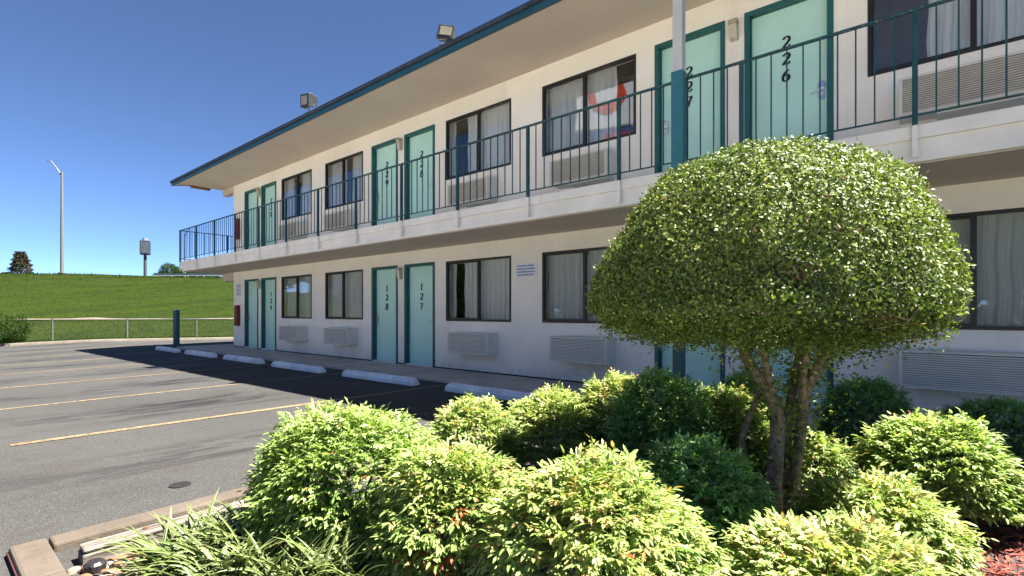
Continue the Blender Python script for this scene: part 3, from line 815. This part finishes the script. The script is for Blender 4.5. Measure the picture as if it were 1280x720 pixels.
# ------------------------------------------------------------------ plants
def fsin(p, seed):
    r = np.random.default_rng(seed); o = np.zeros(len(p))
    for k in range(6):
        w_ = r.normal(0, 1, 3) * (3.5 + 2.2 * k); o += np.sin(p @ w_ + r.uniform(0, 6.28)) / (1 + .6 * k)
    return o / 2.6
def shrub(label, px, depth, half, ytop, mat, seed, dens=1.0, leaf=.029, group='shrubs in the planter bed', flat=.92, low=.1, tone_shift=0, name='nandina_shrub', lumps=.17, rust=0):
    x, y = spot(px, depth); zt = CZ + (390 - ytop) * depth / 625 - .028; rx = half * depth / 625 - .022
    zb = -.05; H = zt - zb
    t = thing(name, label, 'shrub', (x, y, zb), 0, group)
    r = np.random.default_rng(seed)
    n_s = int(2050 * dens * (rx / .35) ** 2 * (.6 + .4 * H / rx))          # sprays
    u = r.normal(0, 1, (n_s * 2, 3)); u = unit(u); u = u[u[:, 2] > -.25][:n_s]; n_s = len(u)
    lump = 1 + lumps * fsin(u, seed + 1)
    shell = 1 - np.abs(r.normal(0, .13, n_s)); shell = np.clip(shell, .55, 1)
    C0 = np.array((0, 0, H * .42))
    base = C0 + u * np.array((rx, rx, H * .58)) * (lump * shell)[:, None]
    base[:, 2] = np.where(u[:, 2] < 0, np.maximum(base[:, 2], .03), base[:, 2])
    # each spray: stalk pointing outwards and up, leaflets in pairs along it
    K = 9
    out = unit(u * np.array((1, 1, .45)) + np.array((0, 0, .05)) + r.normal(0, .42, (n_s, 3)) * np.array((1, 1, .55)))
    side = unit(np.cross(out, np.array((0, 0, 1.0)) + r.normal(0, .35, (n_s, 3))))
    upv = np.cross(side, out)
    flip = np.sign(upv[:, 2:3] + 1e-6); upv = upv * flip; side = side * flip
    size = np.clip(r.normal(.95, .2, n_s), .55, 1.28); L = leaf * r.uniform(1.3, 2.2, n_s) * size
    P = []; Dl = []; Nn = []; ln = []; tn = []
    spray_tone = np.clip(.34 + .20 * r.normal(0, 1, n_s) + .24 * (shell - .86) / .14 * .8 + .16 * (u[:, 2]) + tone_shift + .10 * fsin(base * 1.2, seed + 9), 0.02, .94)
    redp = fsin(u * 1.4, seed + 5) > 1.6
    if rust: redp = redp | ((fsin(u * 1.6 + 3, seed + 7) > .45) & (u[:, 2] < .55) & (u[:, 2] > -.15))
    for k in range(K):
        f = (k // 2 + .4) / (K / 2 + .3); sgn = 1 if k % 2 else -1
        if k == K - 1: f = 1.0; sgn = 0
        ang = r.uniform(.5, 1.0, n_s)[:, None] * sgn
        dv = out * np.cos(ang) + side * np.sin(ang) + np.array((0, 0, -.26)) + r.normal(0, .22, (n_s, 3))
        P.append(base + out * (L * f)[:, None]); Dl.append(dv)
        Nn.append(upv + np.array((.15, .05, .9)) + r.normal(0, .28, (n_s, 3)))
        ln.append(leaf * size * r.uniform(.7, 1.25, n_s)); tt = np.clip(spray_tone + r.normal(0, .09, n_s), 0, .945)
        tt = np.where(redp & (r.random(n_s) < .42), r.uniform(.96, 1, n_s), tt); tt = np.where(r.random(n_s) < .006, r.uniform(.955, 1, n_s), tt)
        tn.append(tt)
    P = np.concatenate(P); Dl = np.concatenate(Dl); Nn = np.concatenate(Nn); ln = np.concatenate(ln); tn = np.concatenate(tn)
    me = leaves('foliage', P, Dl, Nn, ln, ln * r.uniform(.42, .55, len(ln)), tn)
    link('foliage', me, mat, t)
    m = MB()
    for k in range(9):
        a = r.uniform(0, 6.28); q = r.uniform(.4, .8)
        m.tube([(.04 * math.cos(a), .04 * math.sin(a), 0), (.4 * rx * math.cos(a) * q, .4 * rx * math.sin(a) * q, H * .35), (rx * math.cos(a) * q, rx * math.sin(a) * q, H * .72)], [.010, .008, .004], 6)
    m.build('stem', BARK, t)
    return t
shrub('large bright green shrub at the left end, reaching over the kerb', 442, 2.55, 118, 508, L_MID, 11, 1.25)
shrub('low spray of thin shrub leaves poking out over the kerb at left', 350, 2.62, 34, 570, L_MID, 12, .9, lumps=.3)
shrub('yellow green shrub with a patch of rusty leaves, left of the foreground one', 565, 2.15, 92, 556, L_YEL, 13, 1.2, rust=1)
shrub('pale yellow green shrub at bottom middle, largest in the foreground', 738, 1.78, 138, 570, L_YEL, 14, 1.35, tone_shift=.06)
shrub('small shrub in front of the nearest white wheel stop', 592, 3.45, 58, 496, L_YEL, 15, 1.1, tone_shift=.03)
shrub('rounded yellow green shrub right of the one before the wheel stop', 688, 3.8, 68, 490, L_YEL, 16, 1.1, tone_shift=.02)
shrub('pale rounded shrub by the wall, left of the dark one', 768, 3.85, 54, 470, L_YEL, 17, 1.1, tone_shift=.08)
shrub('dark green shrub under the left side of the tree crown', 828, 3.30, 62, 468, L_DARK, 18, 1.1, leaf=.029)
shrub('dappled yellow green shrub just left of the tree stems', 905, 3.5, 70, 488, L_YEL, 19, 1.1)
shrub('dark green shaded shrub in front of the tree stems on the left', 872, 2.35, 84, 556, L_DARK, 20, 1.25)
shrub('sunlit yellow shrub right behind the tree stems', 1022, 2.95, 46, 540, L_YEL, 21, 1.0, tone_shift=.05)
shrub('round dark green shrub against the wall right of the tree stems', 1080, 3.9, 50, 475, L_DARK, 22, 1.1, leaf=.031)
shrub('bright shrub at right, half in sun and half in shade', 1168, 2.75, 80, 520, L_MID, 23, 1.2, tone_shift=.10)
shrub('dark shaded shrub at the right edge against the wall', 1250, 3.9, 62, 500, L_DARK, 24, 1.1)
shrub('sunlit shrub right of the tree stems beside the red mulch', 1095, 2.2, 86, 596, L_YEL, 25, 1.2, tone_shift=.03)
shrub('cream tinged yellow shrub at bottom right below the tree stems', 1040, 1.62, 132, 652, L_YEL, 26, 1.3, tone_shift=.10)
shrub('small dark shrub behind the tree stems near the mint door', 935, 3.85, 36, 462, L_DARK, 27, 1.0)

# clipped tree
TX, TY = spot(940, 2.76)
tree = thing('clipped_tree', 'clipped dome shaped evergreen tree with several bare stems in the planter', 'tree', (TX, TY, -.05))
PROF = np.array((.94, .875)) * np.array([(1.99, 0), (1.97, .22), (1.93, .38), (1.85, .585), (1.69, .765), (1.50, .895), (1.30, .965), (1.15, .985), (1.06, .965), (.995, .90), (.955, .76), (.935, .5), (.925, 0)]) + np.array((.118, 0))
def crown():
    r = np.random.default_rng(50); n = 170000
    seg = np.hypot(np.diff(PROF[:, 0]), np.diff(PROF[:, 1])); rm = (PROF[:-1, 1] + PROF[1:, 1]) / 2
    wgt = seg * np.maximum(rm, .05); wgt = wgt / wgt.sum()
    k = r.choice(len(seg), n, p=wgt); f = r.random(n)
    z = PROF[k, 0] + (PROF[k + 1, 0] - PROF[k, 0]) * f; rad = PROF[k, 1] + (PROF[k + 1, 1] - PROF[k, 1]) * f
    a = r.uniform(0, 2 * math.pi, n)
    nr = (PROF[k, 0] - PROF[k + 1, 0]) / seg[k]; nz = (PROF[k + 1, 1] - PROF[k, 1]) / seg[k]
    u = np.stack([np.cos(a) * nr, np.sin(a) * nr, nz], 1)
    p = np.stack([np.cos(a) * rad, np.sin(a) * rad, z], 1)
    lump = .040 * fsin(p * .55, 3) + .028 * fsin(p * 1.5, 4) + .012 * fsin(p * 4, 5)
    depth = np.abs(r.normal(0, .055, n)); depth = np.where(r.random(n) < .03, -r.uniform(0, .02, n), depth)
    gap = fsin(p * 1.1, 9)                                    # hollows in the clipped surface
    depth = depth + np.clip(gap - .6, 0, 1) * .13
    under = nz < -.3
    p = p + u * (lump - depth)[:, None]
    p[:, 2] += np.where(under, r.normal(0, .035, n) - .005, 0)
    keep = ~(under & (fsin(p * 1.3, 12) > .35)); p = p[keep]; u = u[keep]; depth = depth[keep]; n = len(p)
    N = u + r.normal(0, .50, (n, 3)); Dv = np.cross(N, r.normal(0, 1, (n, 3))) + u * .25 + np.array((0, 0, .12))
    ln = r.uniform(.013, .026, n)
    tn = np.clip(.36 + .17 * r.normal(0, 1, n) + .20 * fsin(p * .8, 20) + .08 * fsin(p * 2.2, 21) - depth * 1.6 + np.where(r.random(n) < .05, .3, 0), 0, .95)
    brown = ((gap[keep] > .95) & (r.random(n) < .45)) | (r.random(n) < .012); tn = np.where(brown, 1.0, tn)
    p = p - np.array((0, 0, -.05)); 
    global TWIGS; tw = TWIGS = MB(); ok = np.where((gap[keep] > .8) & (p[:, 2] > 1.05))[0]
    for i in r.choice(ok, 260):
        q = Vector(p[i] + r.normal(0, .02, 3)); dq = Vector((u[i] * .4 + r.normal(0, .7, 3)).tolist()).normalized()
        q = q - Vector((u[i] * .03).tolist()); tw.tube([q - dq * .06, q, q + dq * r.uniform(.02, .055)], [.004, .003, .0015], 5)
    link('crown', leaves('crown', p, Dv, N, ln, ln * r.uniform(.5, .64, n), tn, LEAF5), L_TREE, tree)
crown()
def stemw(pts, rad, mb):
    out = []
    for px, py, dz in pts:
        q = spot(px, 2.78 + dz, py); out.append((q[0] - TX, q[1] - TY, q[2] + .05))
    # smooth
    P = [Vector(p) for p in out]; Q = []; rr = []
    for i in range(len(P) - 1):
        p0, p1, p2, p3 = P[max(i - 1, 0)], P[i], P[i + 1], P[min(i + 2, len(P) - 1)]
        for s_ in range(6):
            t_ = s_ / 6; Q.append(.5 * ((2 * p1) + (p2 - p0) * t_ + (2 * p0 - 5 * p1 + 4 * p2 - p3) * t_ ** 2 + (3 * p1 - p0 - 3 * p2 + p3) * t_ ** 3)); rr.append((rad[i] + (rad[i + 1] - rad[i]) * t_) * (1 + .06 * math.sin(7 * s_ + i)))
    Q.append(P[-1]); rr.append(rad[-1]); mb.tube(Q, rr, 12)
    return Q
tm = MB(); ivy = []; tm.add(TWIGS.v, TWIGS.f)
ivy += stemw([(966, 650, -.03), (968, 590, -.03), (972, 530, -.02), (966, 500, 0), (945, 465, .02), (925, 430, .04), (905, 395, .1)], [.046, .040, .038, .036, .027, .022, .015], tm)
ivy += stemw([(995, 652, .02), (993, 600, .03), (1000, 545, .03), (1004, 500, 0), (1022, 460, -.02), (1040, 425, -.05), (1060, 390, -.1)], [.037, .031, .029, .030, .029, .023, .016], tm)
ivy += stemw([(982, 652, .08), (982, 590, .09), (985, 530, .09), (992, 480, .1), (1000, 440, .1), (1004, 390, .1)], [.032, .028, .026, .027, .024, .016], tm)
stemw([(955, 650, .1), (935, 590, .12), (928, 550, .12), (945, 500, .08), (958, 455, .1), (962, 400, .12)], [.024, .020, .018, .018, .014, .010], tm)
stemw([(968, 505, 0), (958, 460, -.03), (952, 425, -.04), (945, 380, -.08)], [.022, .017, .015, .010], tm)
stemw([(1003, 505, 0), (1005, 460, -.04), (1013, 430, -.08), (1022, 380, -.12)], [.02, .018, .016, .012], tm)
tm.build('trunk', BARK, tree, smooth=True)
r_ = np.random.default_rng(77); Pi = []
for q in ivy[8:]:
    for _ in range(16): Pi.append(np.array(q) + r_.normal(0, .035, 3))
for _ in range(2200):
    q = ivy[r_.integers(14, len(ivy))]; Pi.append(np.array(q) + r_.normal(0, 1, 3) * np.array((.10, .10, .06)))
Pi = np.array(Pi); ni = len(Pi)
link('epicormic_leaves', leaves('epicormic_leaves', Pi, r_.normal(0, 1, (ni, 3)), r_.normal(0, .6, (ni, 3)) + (0, 0, 1), r_.uniform(.02, .036, ni), r_.uniform(.012, .020, ni), np.clip(r_.normal(.5, .2, ni), 0, .95), LEAF5), L_TREE, tree)

# variegated liriope clumps
def clump(label, px, depth, n, h, seed):
    x, y = spot(px, depth); r = np.random.default_rng(seed)
    S = 8; V = []; F = []; tn = []; mg = []; o = 0
    for i in range(n):
        a = r.uniform(0, 2 * math.pi); L = h * r.uniform(.8, 1.45); w_ = r.uniform(.0045, .0095); bend = r.uniform(.7, 1.9); el = r.uniform(.75, 1.5)
        dv = np.array((math.cos(a), math.sin(a), 0)); sd = np.array((-math.sin(a), math.cos(a), 0)); tw = r.normal(0, .35)
        p = np.array((r.normal(0, .05), r.normal(0, .05), 0.0)); e = el; k0 = r.random()
        for s_ in range(S + 1):
            t_ = s_ / S; wid = w_ * min(1, 4 * (1 - t_) + .06) * (.7 + .3 * min(1, t_ * 4))
            up = np.array((0, 0, 1.0)); sdt = sd * math.cos(tw * t_) + up * math.sin(tw * t_)
            nrm = np.cross(dv * math.cos(e) + up * math.sin(e), sdt)
            for q, lift in ((-1, .25), (-.45, 0), (.45, 0), (1, .25)): V.append(p + sdt * (q * wid) - nrm * (lift * wid))
            p = p + (dv * math.cos(e) + up * math.sin(e)) * (L / S); e -= bend / S
            if s_ < S:
                b = o + s_ * 4
                for q in range(3): F.append((b + q, b + q + 1, b + q + 5, b + q + 4)); tn.append(k0 * .92 if r.random() > .02 else 1); mg.append(1.0 if q != 1 else 0)
        o += (S + 1) * 4
    me = np_mesh('grass_clump', np.array(V), [np.array(F)], {'tone': tn, 'margin': mg})
    c = link('grass_clump', me, L_LIR); c.location = (x, y, -.045)
    tag(c, label, 'ornamental grass', 'striped grass clumps along the planter edge')
for i, (px, dp, lab) in enumerate([(238, 2.2, 'striped grass clump at the far left beside the timber and pebbles'), (300, 2.28, 'striped grass clump right behind the leftmost one, against the timber'),
        (340, 2.35, 'striped grass clump leaning on the timber left of the big shrub'), (395, 2.5, 'striped grass clump at the foot of the large left shrub'),
        (282, 1.98, 'striped grass clump at the bottom edge right of the pebbles'), (350, 1.98, 'striped grass clump at bottom, middle of the grass row'),
        (425, 1.98, 'yellowish striped grass clump at bottom right of the grass row'), (465, 2.15, 'sparse striped grass clump under the big shrub, last on the right'),
        (320, 2.12, 'tall striped grass clump in the centre of the grass row')]):
    clump(lab, px, dp, 210 if i != 7 else 60, .27 if i != 8 else .31, 200 + i)

# ------------------------------------------------------------------ beyond the lot
def on_l(s_, d_): return np.array((LX + s_ * LD[0] + d_ * LN[0], LY + s_ * LD[1] + d_ * LN[1]))
# chain link fence
fence = thing('chain_link_fence', 'low chain link fence at the foot of the grass slope', 'fence', (*on_l(2, .9), float(land(*on_l(2, .9)))))
FO = Vector(fence.location)
def FB(mb, name, mat):
    o = mb.build(name, mat, None); o.parent = fence; o.matrix_parent_inverse = Matrix.Translation(-FO); return o
s0, s1 = -4.0, 17.0; FT = .80
def fpt(s_, z): q = on_l(s_, .9); return (q[0], q[1], z)
FB(MB().tube([fpt(s0, FT), fpt(s1, FT)], .022, 8), 'top_rail', FENCEGREY)
k = s0
while k <= s1 + .01:
    q = on_l(k, .9); FB(MB().tube([fpt(k, float(land(*q)) - .05), fpt(k, FT + .05)], .03, 8), 'fence_post', FENCEGREY); k += 2.62
mb = MB(); zb = -.10; hh = FT - zb
for k in np.arange(s0, s1 - hh, .075):
    for sg in (0, 1):
        a = fpt(k, zb if sg == 0 else FT); b = fpt(k + hh, FT if sg == 0 else zb); e = .0016
        mb.add([(a[0], a[1], a[2] - e), (b[0], b[1], b[2] - e), (b[0], b[1], b[2] + e), (a[0], a[1], a[2] + e)], [(0, 1, 2, 3)])
FB(mb, 'chain_link', FENCEGREY)

def leafball(name, P0, n, rx, rz, size, mat, parent, seed, shape=None):
    r = np.random.default_rng(seed); u = unit(r.normal(0, 1, (n, 3)))
    l = 1 + .22 * fsin(u * 1.0, seed) + .1 * fsin(u * 2, seed + 1); rr = l * np.clip(1 - np.abs(r.normal(0, .2, n)), .3, 1)
    p = u * np.array((rx, rx, rz)) * rr[:, None]
    if shape: p = shape(r, n)
    N = u + r.normal(0, .6, (n, 3)); Dv = r.normal(0, 1, (n, 3))
    ln = size * r.uniform(.6, 1.3, n)
    me = leaves(name, p + P0, Dv, N, ln, ln * .55, np.clip(.45 + .22 * r.normal(0, 1, n) + .2 * u[:, 2], 0, 1), LEAF5)
    return link(name, me, mat, parent)
q = spot(0, 19.3); z = float(land(*q)) if ((q[0] - LX) * LN[0] + (q[1] - LY) * LN[1]) > 0 else 0
bx_, by_ = on_l(-.35, .55)
t = thing('hedge_shrub', 'leafy green shrub at the left edge in front of the fence', 'shrub', (bx_, by_, -.2))
leafball('foliage', np.array((0, 0, .62)), 6500, .98, .62, .075, L_FAR, t, 60); 
m = MB()
for a in range(6): m.tube([(0, 0, 0), (.3 * math.cos(a), .3 * math.sin(a), .5)], [.02, .01], 6)
m.build('stem', BARK, t)
# small conifer on the slope
x, y = spot(26, 47); z = float(land(x, y))
t = thing('conifer', 'small reddish brown cone shaped conifer on top of the slope', 'tree', (x, y, z))
def cone(r, n):
    h = r.random(n) ** .8; a = r.uniform(0, 6.28, n); tier = .88 + .14 * np.sin(h * 32)
    rad = (.30 + .70 * (1 - h)) * 1.05 * tier * np.sqrt(r.uniform(.45, 1, n)) * (1 + .12 * np.sin(a * 3 + h * 7))
    return np.stack([np.cos(a) * rad, np.sin(a) * rad, .1 + h * 2.1 - .0 * rad], 1)
leafball('crown', np.array((0, 0, 0)), 5200, 1, 1, .15, L_CON, t, 61, cone)
MB().tube([(0, 0, -.1), (0, 0, 1.5)], [.08, .04], 8).build('trunk', BARK, t)

# street lamps
def street_lamp(px, depth, htop, arm, lab):
    x, y = spot(px, depth); z = float(land(x, y)) - .1
    t = thing('street_lamp', lab, 'street lamp', (x, y, z), ANG, 'street lamps on the slope')
    MB().tube([(0, 0, 0), (0, 0, htop * .5), (0, 0, htop)], [.13, .11, .08], 12).build('pole', POLEGREY, t)
    MB().box(-.2, .2, -.2, .2, 0, .25).build('base', KERB, t, .02)
    s_ = 1 if arm > 0 else -1; a = abs(arm)
    MB().tube([(0, 0, htop - .35), (s_ * a * .35, 0, htop + .3), (s_ * a * .75, 0, htop + .92), (s_ * a, 0, htop + .98)], [.06, .05, .045, .04], 8).build('arm', POLEGREY, t)
    hd = MB().prism([(-.14, -.02), (-.10, .10), (.10, .10), (.14, -.02)], s_ * (a - .1), s_ * (a + .62)).build('head', POLEGREY, t, .02)
    MB().prism([(-.11, -.021), (-.07, -.13), (.07, -.13), (.11, -.021)], s_ * (a + .05), s_ * (a + .5)).build('lens', m_paint('lamp_lens', (.25, .25, .24), .2), hd, .02)
    return t
street_lamp(77.5, 42, 8.7, -1.25, 'tall grey street lamp with a short arm at the top of the slope')
street_lamp(231, 78, 8.2, 1.0, 'distant street lamp showing just over the end of the railing')
# pole sign far off
x, y = spot(181.5, 92); z = float(land(x, y))
t = thing('pole_sign', 'distant tall pole sign with a boxy head beyond the slope', 'sign', (x, y, z - .2), ANG + R(25))
MB().tube([(0, 0, 0), (0, 0, 6.6)], [.28, .24], 12).build('pole', m_paint('sign_pole', (.05, .05, .06), .6), t)
b_ = MB().box(-.75, .75, -.55, .55, 6.6, 9.2).build('cabinet', m_paint('sign_cabinet', (.03, .035, .05), .5), t, .1)
MB().box(-.62, .62, -.58, -.556, 6.9, 8.95).build('face', m_paint('sign_face', (.07, .085, .10), .5, .35, 3), b_)
MB().tube([(0, 0, 9.2), (0, 0, 9.7)], [.5, .35], 10).build('finial', m_paint('sign_top', (.10, .12, .14), .5), t)

def far_tree(px, depth, base_py, w_, h_, seed, lab, group='trees beyond the slope', mat=None):
    x, y = spot(px, depth); z = float(land(x, y))
    t = thing('broadleaf_tree', lab, 'tree', (x, y, z), 0, group)
    leafball('crown', np.array((0, 0, h_ * .58)), 4200, w_ / 2, h_ * .44, max(.16, w_ * .06), mat or L_FAR, t, seed)
    m = MB(); m.tube([(0, 0, -.3), (0, 0, h_ * .5)], [.2, .12], 8)
    for a in range(4): m.tube([(0, 0, h_ * .25), (w_ * .25 * math.cos(a * 1.7), w_ * .25 * math.sin(a * 1.7), h_ * .6)], [.1, .05], 6)
    m.build('trunk', BARK, t); return t
far_tree(214, 82, 350, 3.4, 3.7, 71, 'tallest dark green tree beyond the slope, left of the deck end')
far_tree(202, 84, 350, 2.6, 2.5, 72, 'low green tree at the left end of the far trees')
far_tree(227, 84, 350, 3.2, 2.9, 73, 'green tree right of the tallest one beyond the slope')
far_tree(245, 84, 350, 3.6, 2.9, 74, 'green tree beyond the slope under the walkway end')
far_tree(263, 84, 350, 3.4, 2.7, 75, 'farthest right green tree beyond the slope, beside the building')
# guard rail
gp = [spot(192, 62), spot(300, 62)]
t = thing('guard_rail', 'pale metal guard rail on top of the slope beyond the deck end', 'guard rail', (*gp[0], float(land(*gp[0])) + .1))
dx, dy = gp[1][0] - gp[0][0], gp[1][1] - gp[0][1]
pr = [(-.04, .40), (.03, .47), (-.03, .55), (.03, .63), (-.04, .70), (-.055, .70), (.015, .63), (-.045, .55), (.015, .47), (-.055, .40)]
LG = math.hypot(dx, dy); ag = math.atan2(dy, dx); t.rotation_euler = (0, 0, ag)
MB().prism(pr, 0, LG).build('rail', m_paint('rail_grey', (.55, .55, .53), .5), t)
for k in range(6): MB().box(k * 2 + .1, k * 2 + .22, .02, .12, -.3, .66).build('rail_post', GALV, t)
# van
x, y = spot(272, 95)
t = thing('van', 'small white van glimpsed far off between the deck end and the wall', 'van', (x, y, float(land(x, y))), ANG)
vb = MB().prism([(-1.4, .35), (-1.4, 1.0), (-.95, 1.15), (-.55, 1.85), (1.5, 1.9), (1.55, .35)], -.9, .9, 'X').build('body', WHITEP, t, .05)
vb.rotation_euler = (0, 0, R(90))
for sx in (-.95, 1.0):
    for sy in (-.92, .74):
        wv = MB().tube([(sx, sy, .33), (sx, sy + .18, .33)], .33, 14).build('wheel', m_paint('tyre', (.02, .02, .02), .8), t)
MB().box(-.5, 1.4, -.925, -.905, 1.15, 1.65).build('window', DARK, t)

# turf blades near the lot edge and on the slope so that the grass has a real nap
n = 60000
S_ = rng.uniform(-14, 22, n); Dd = np.concatenate([rng.uniform(.2, 5.0, n // 3), rng.uniform(5.9, 26, n - n // 3)])
P2 = np.stack([LX + S_ * LD[0] + Dd * LN[0], LY + S_ * LD[1] + Dd * LN[1]], 1)
Pz = land(P2[:, 0], P2[:, 1]); P3 = np.column_stack([P2, Pz - .01])
Dv = rng.normal(0, .45, (n, 3)); Dv[:, 2] = 1; Nn = rng.normal(0, 1, (n, 3))
hgt = rng.uniform(.03, .075, n); wdt = rng.uniform(.012, .03, n)
me = leaves('turf_grass', P3, Dv, Nn, hgt, wdt, np.clip(rng.normal(.6, .14, n), 0, 1), LEAF5)
tag(link('turf_grass', me, L_TURF), 'mown green grass on the slope behind the fence', 'grass', kind='stuff')

n = 5200
S_ = rng.uniform(-16, 26, n); Dd = rng.uniform(19.5, 25, n); kk = fsin(np.stack([S_ * .06, Dd * .1, S_ * 0], 1), 33) > rng.normal(.1, .5, n); S_ = S_[kk]; Dd = Dd[kk]; n = len(S_)
P2 = np.stack([LX + S_ * LD[0] + Dd * LN[0], LY + S_ * LD[1] + Dd * LN[1]], 1)
P3 = np.column_stack([P2, land(P2[:, 0], P2[:, 1]) - .01]); Dv = rng.normal(0, .4, (n, 3)); Dv[:, 2] = 1
hh_ = rng.uniform(.06, .20, n) * (.5 + rng.random(n) ** 3)
me = leaves('crest_weeds', P3, Dv, rng.normal(0, 1, (n, 3)), hh_, hh_ * .28, np.clip(rng.normal(.55, .22, n), 0, 1), LEAF5)
tag(link('crest_weeds', me, L_TURF), 'taller weeds along the crest of the grass slope', 'weeds', kind='stuff')

# trees across the lot, behind the viewpoint (seen in the window glass)
BACK = [(-58, -27, 17, 13, 'leafy tree across the lot, reflected in the far windows'), (-46, -36, 16, 12, 'leafy tree across the lot, second in the reflected row'),
        (-31, -41, 18, 14, 'large leafy tree across the lot, mirrored by the middle windows'), (-15, -43, 17, 13, 'leafy tree across the lot, mirrored in the window by door 127'),
        (-72, -15, 15, 12, 'leafy tree across the lot at the far end of the reflected row'), (1, -41, 17, 13, 'leafy tree across the lot, straight behind the viewpoint'),
        (-66, -40, 20, 15, 'taller back row tree added to darken the window reflections, far end'), (-52, -50, 20, 15, 'taller back row tree added to darken the window reflections, left of centre'),  # unseen taller trees added to close bright gaps in the window reflections
        (-38, -54, 20, 15, 'taller back row tree added to darken the window reflections, centre'), (-22, -56, 20, 15, 'taller back row tree added to darken the window reflections, right of centre'),
        (-6, -56, 20, 15, 'taller back row tree added to darken the window reflections, near end'), (-84, -24, 18, 14, 'taller tree added beside the grass slope to darken the window reflections')]
for i, (x, y, w_, h_, lab) in enumerate(BACK):
    t = far_tree(640, 50, 0, w_, h_, 90 + i, lab, 'trees across the lot')
    t.location = (x, y, float(land(x, y)) - .15 * h_)

t = thing('pylon_sign', 'tall white pole sign with a red ring, mirrored in an upstairs window', 'sign', (-18.6, -20, -.1), R(165))
MB().tube([(0, 0, 0), (0, 0, 15.2)], [.35, .3], 14).build('pole', m_paint('pylon_grey', (.3, .3, .32), .5), t)
MB().box(-2.3, 2.3, -.3, .3, 15.0, 19.6).build('panel', SIGNWHITE, t, .12)
ringm = MB(); ns = 40; vs = []
for i in range(ns):
    a = 2 * math.pi * i / ns
    for rr in (.95, 1.45):
        for yy in (-.34, -.302): vs.append((rr * math.cos(a), yy, 17.6 + rr * math.sin(a)))
fs = []
for i in range(ns):
    a = i * 4; b = ((i + 1) % ns) * 4
    fs += [(a, b, b + 2, a + 2), (a + 1, a + 3, b + 3, b + 1), (a, a + 1, b + 1, b), (a + 2, b + 2, b + 3, a + 3)]
ringm.add(vs, fs).build('ring', m_paint('sign_red', (.65, .05, .02), .4), t)
MB().box(-2.2, 2.2, -.36, .36, 12.4, 14.9).build('lower_panel', m_paint('sign_blue', (.03, .06, .25), .4), t, .1)
MB().box(-1.9, .2, -.40, -.362, 12.8, 14.5).build('red_panel', m_paint('sign_dark_red', (.4, .02, .03), .4), t)
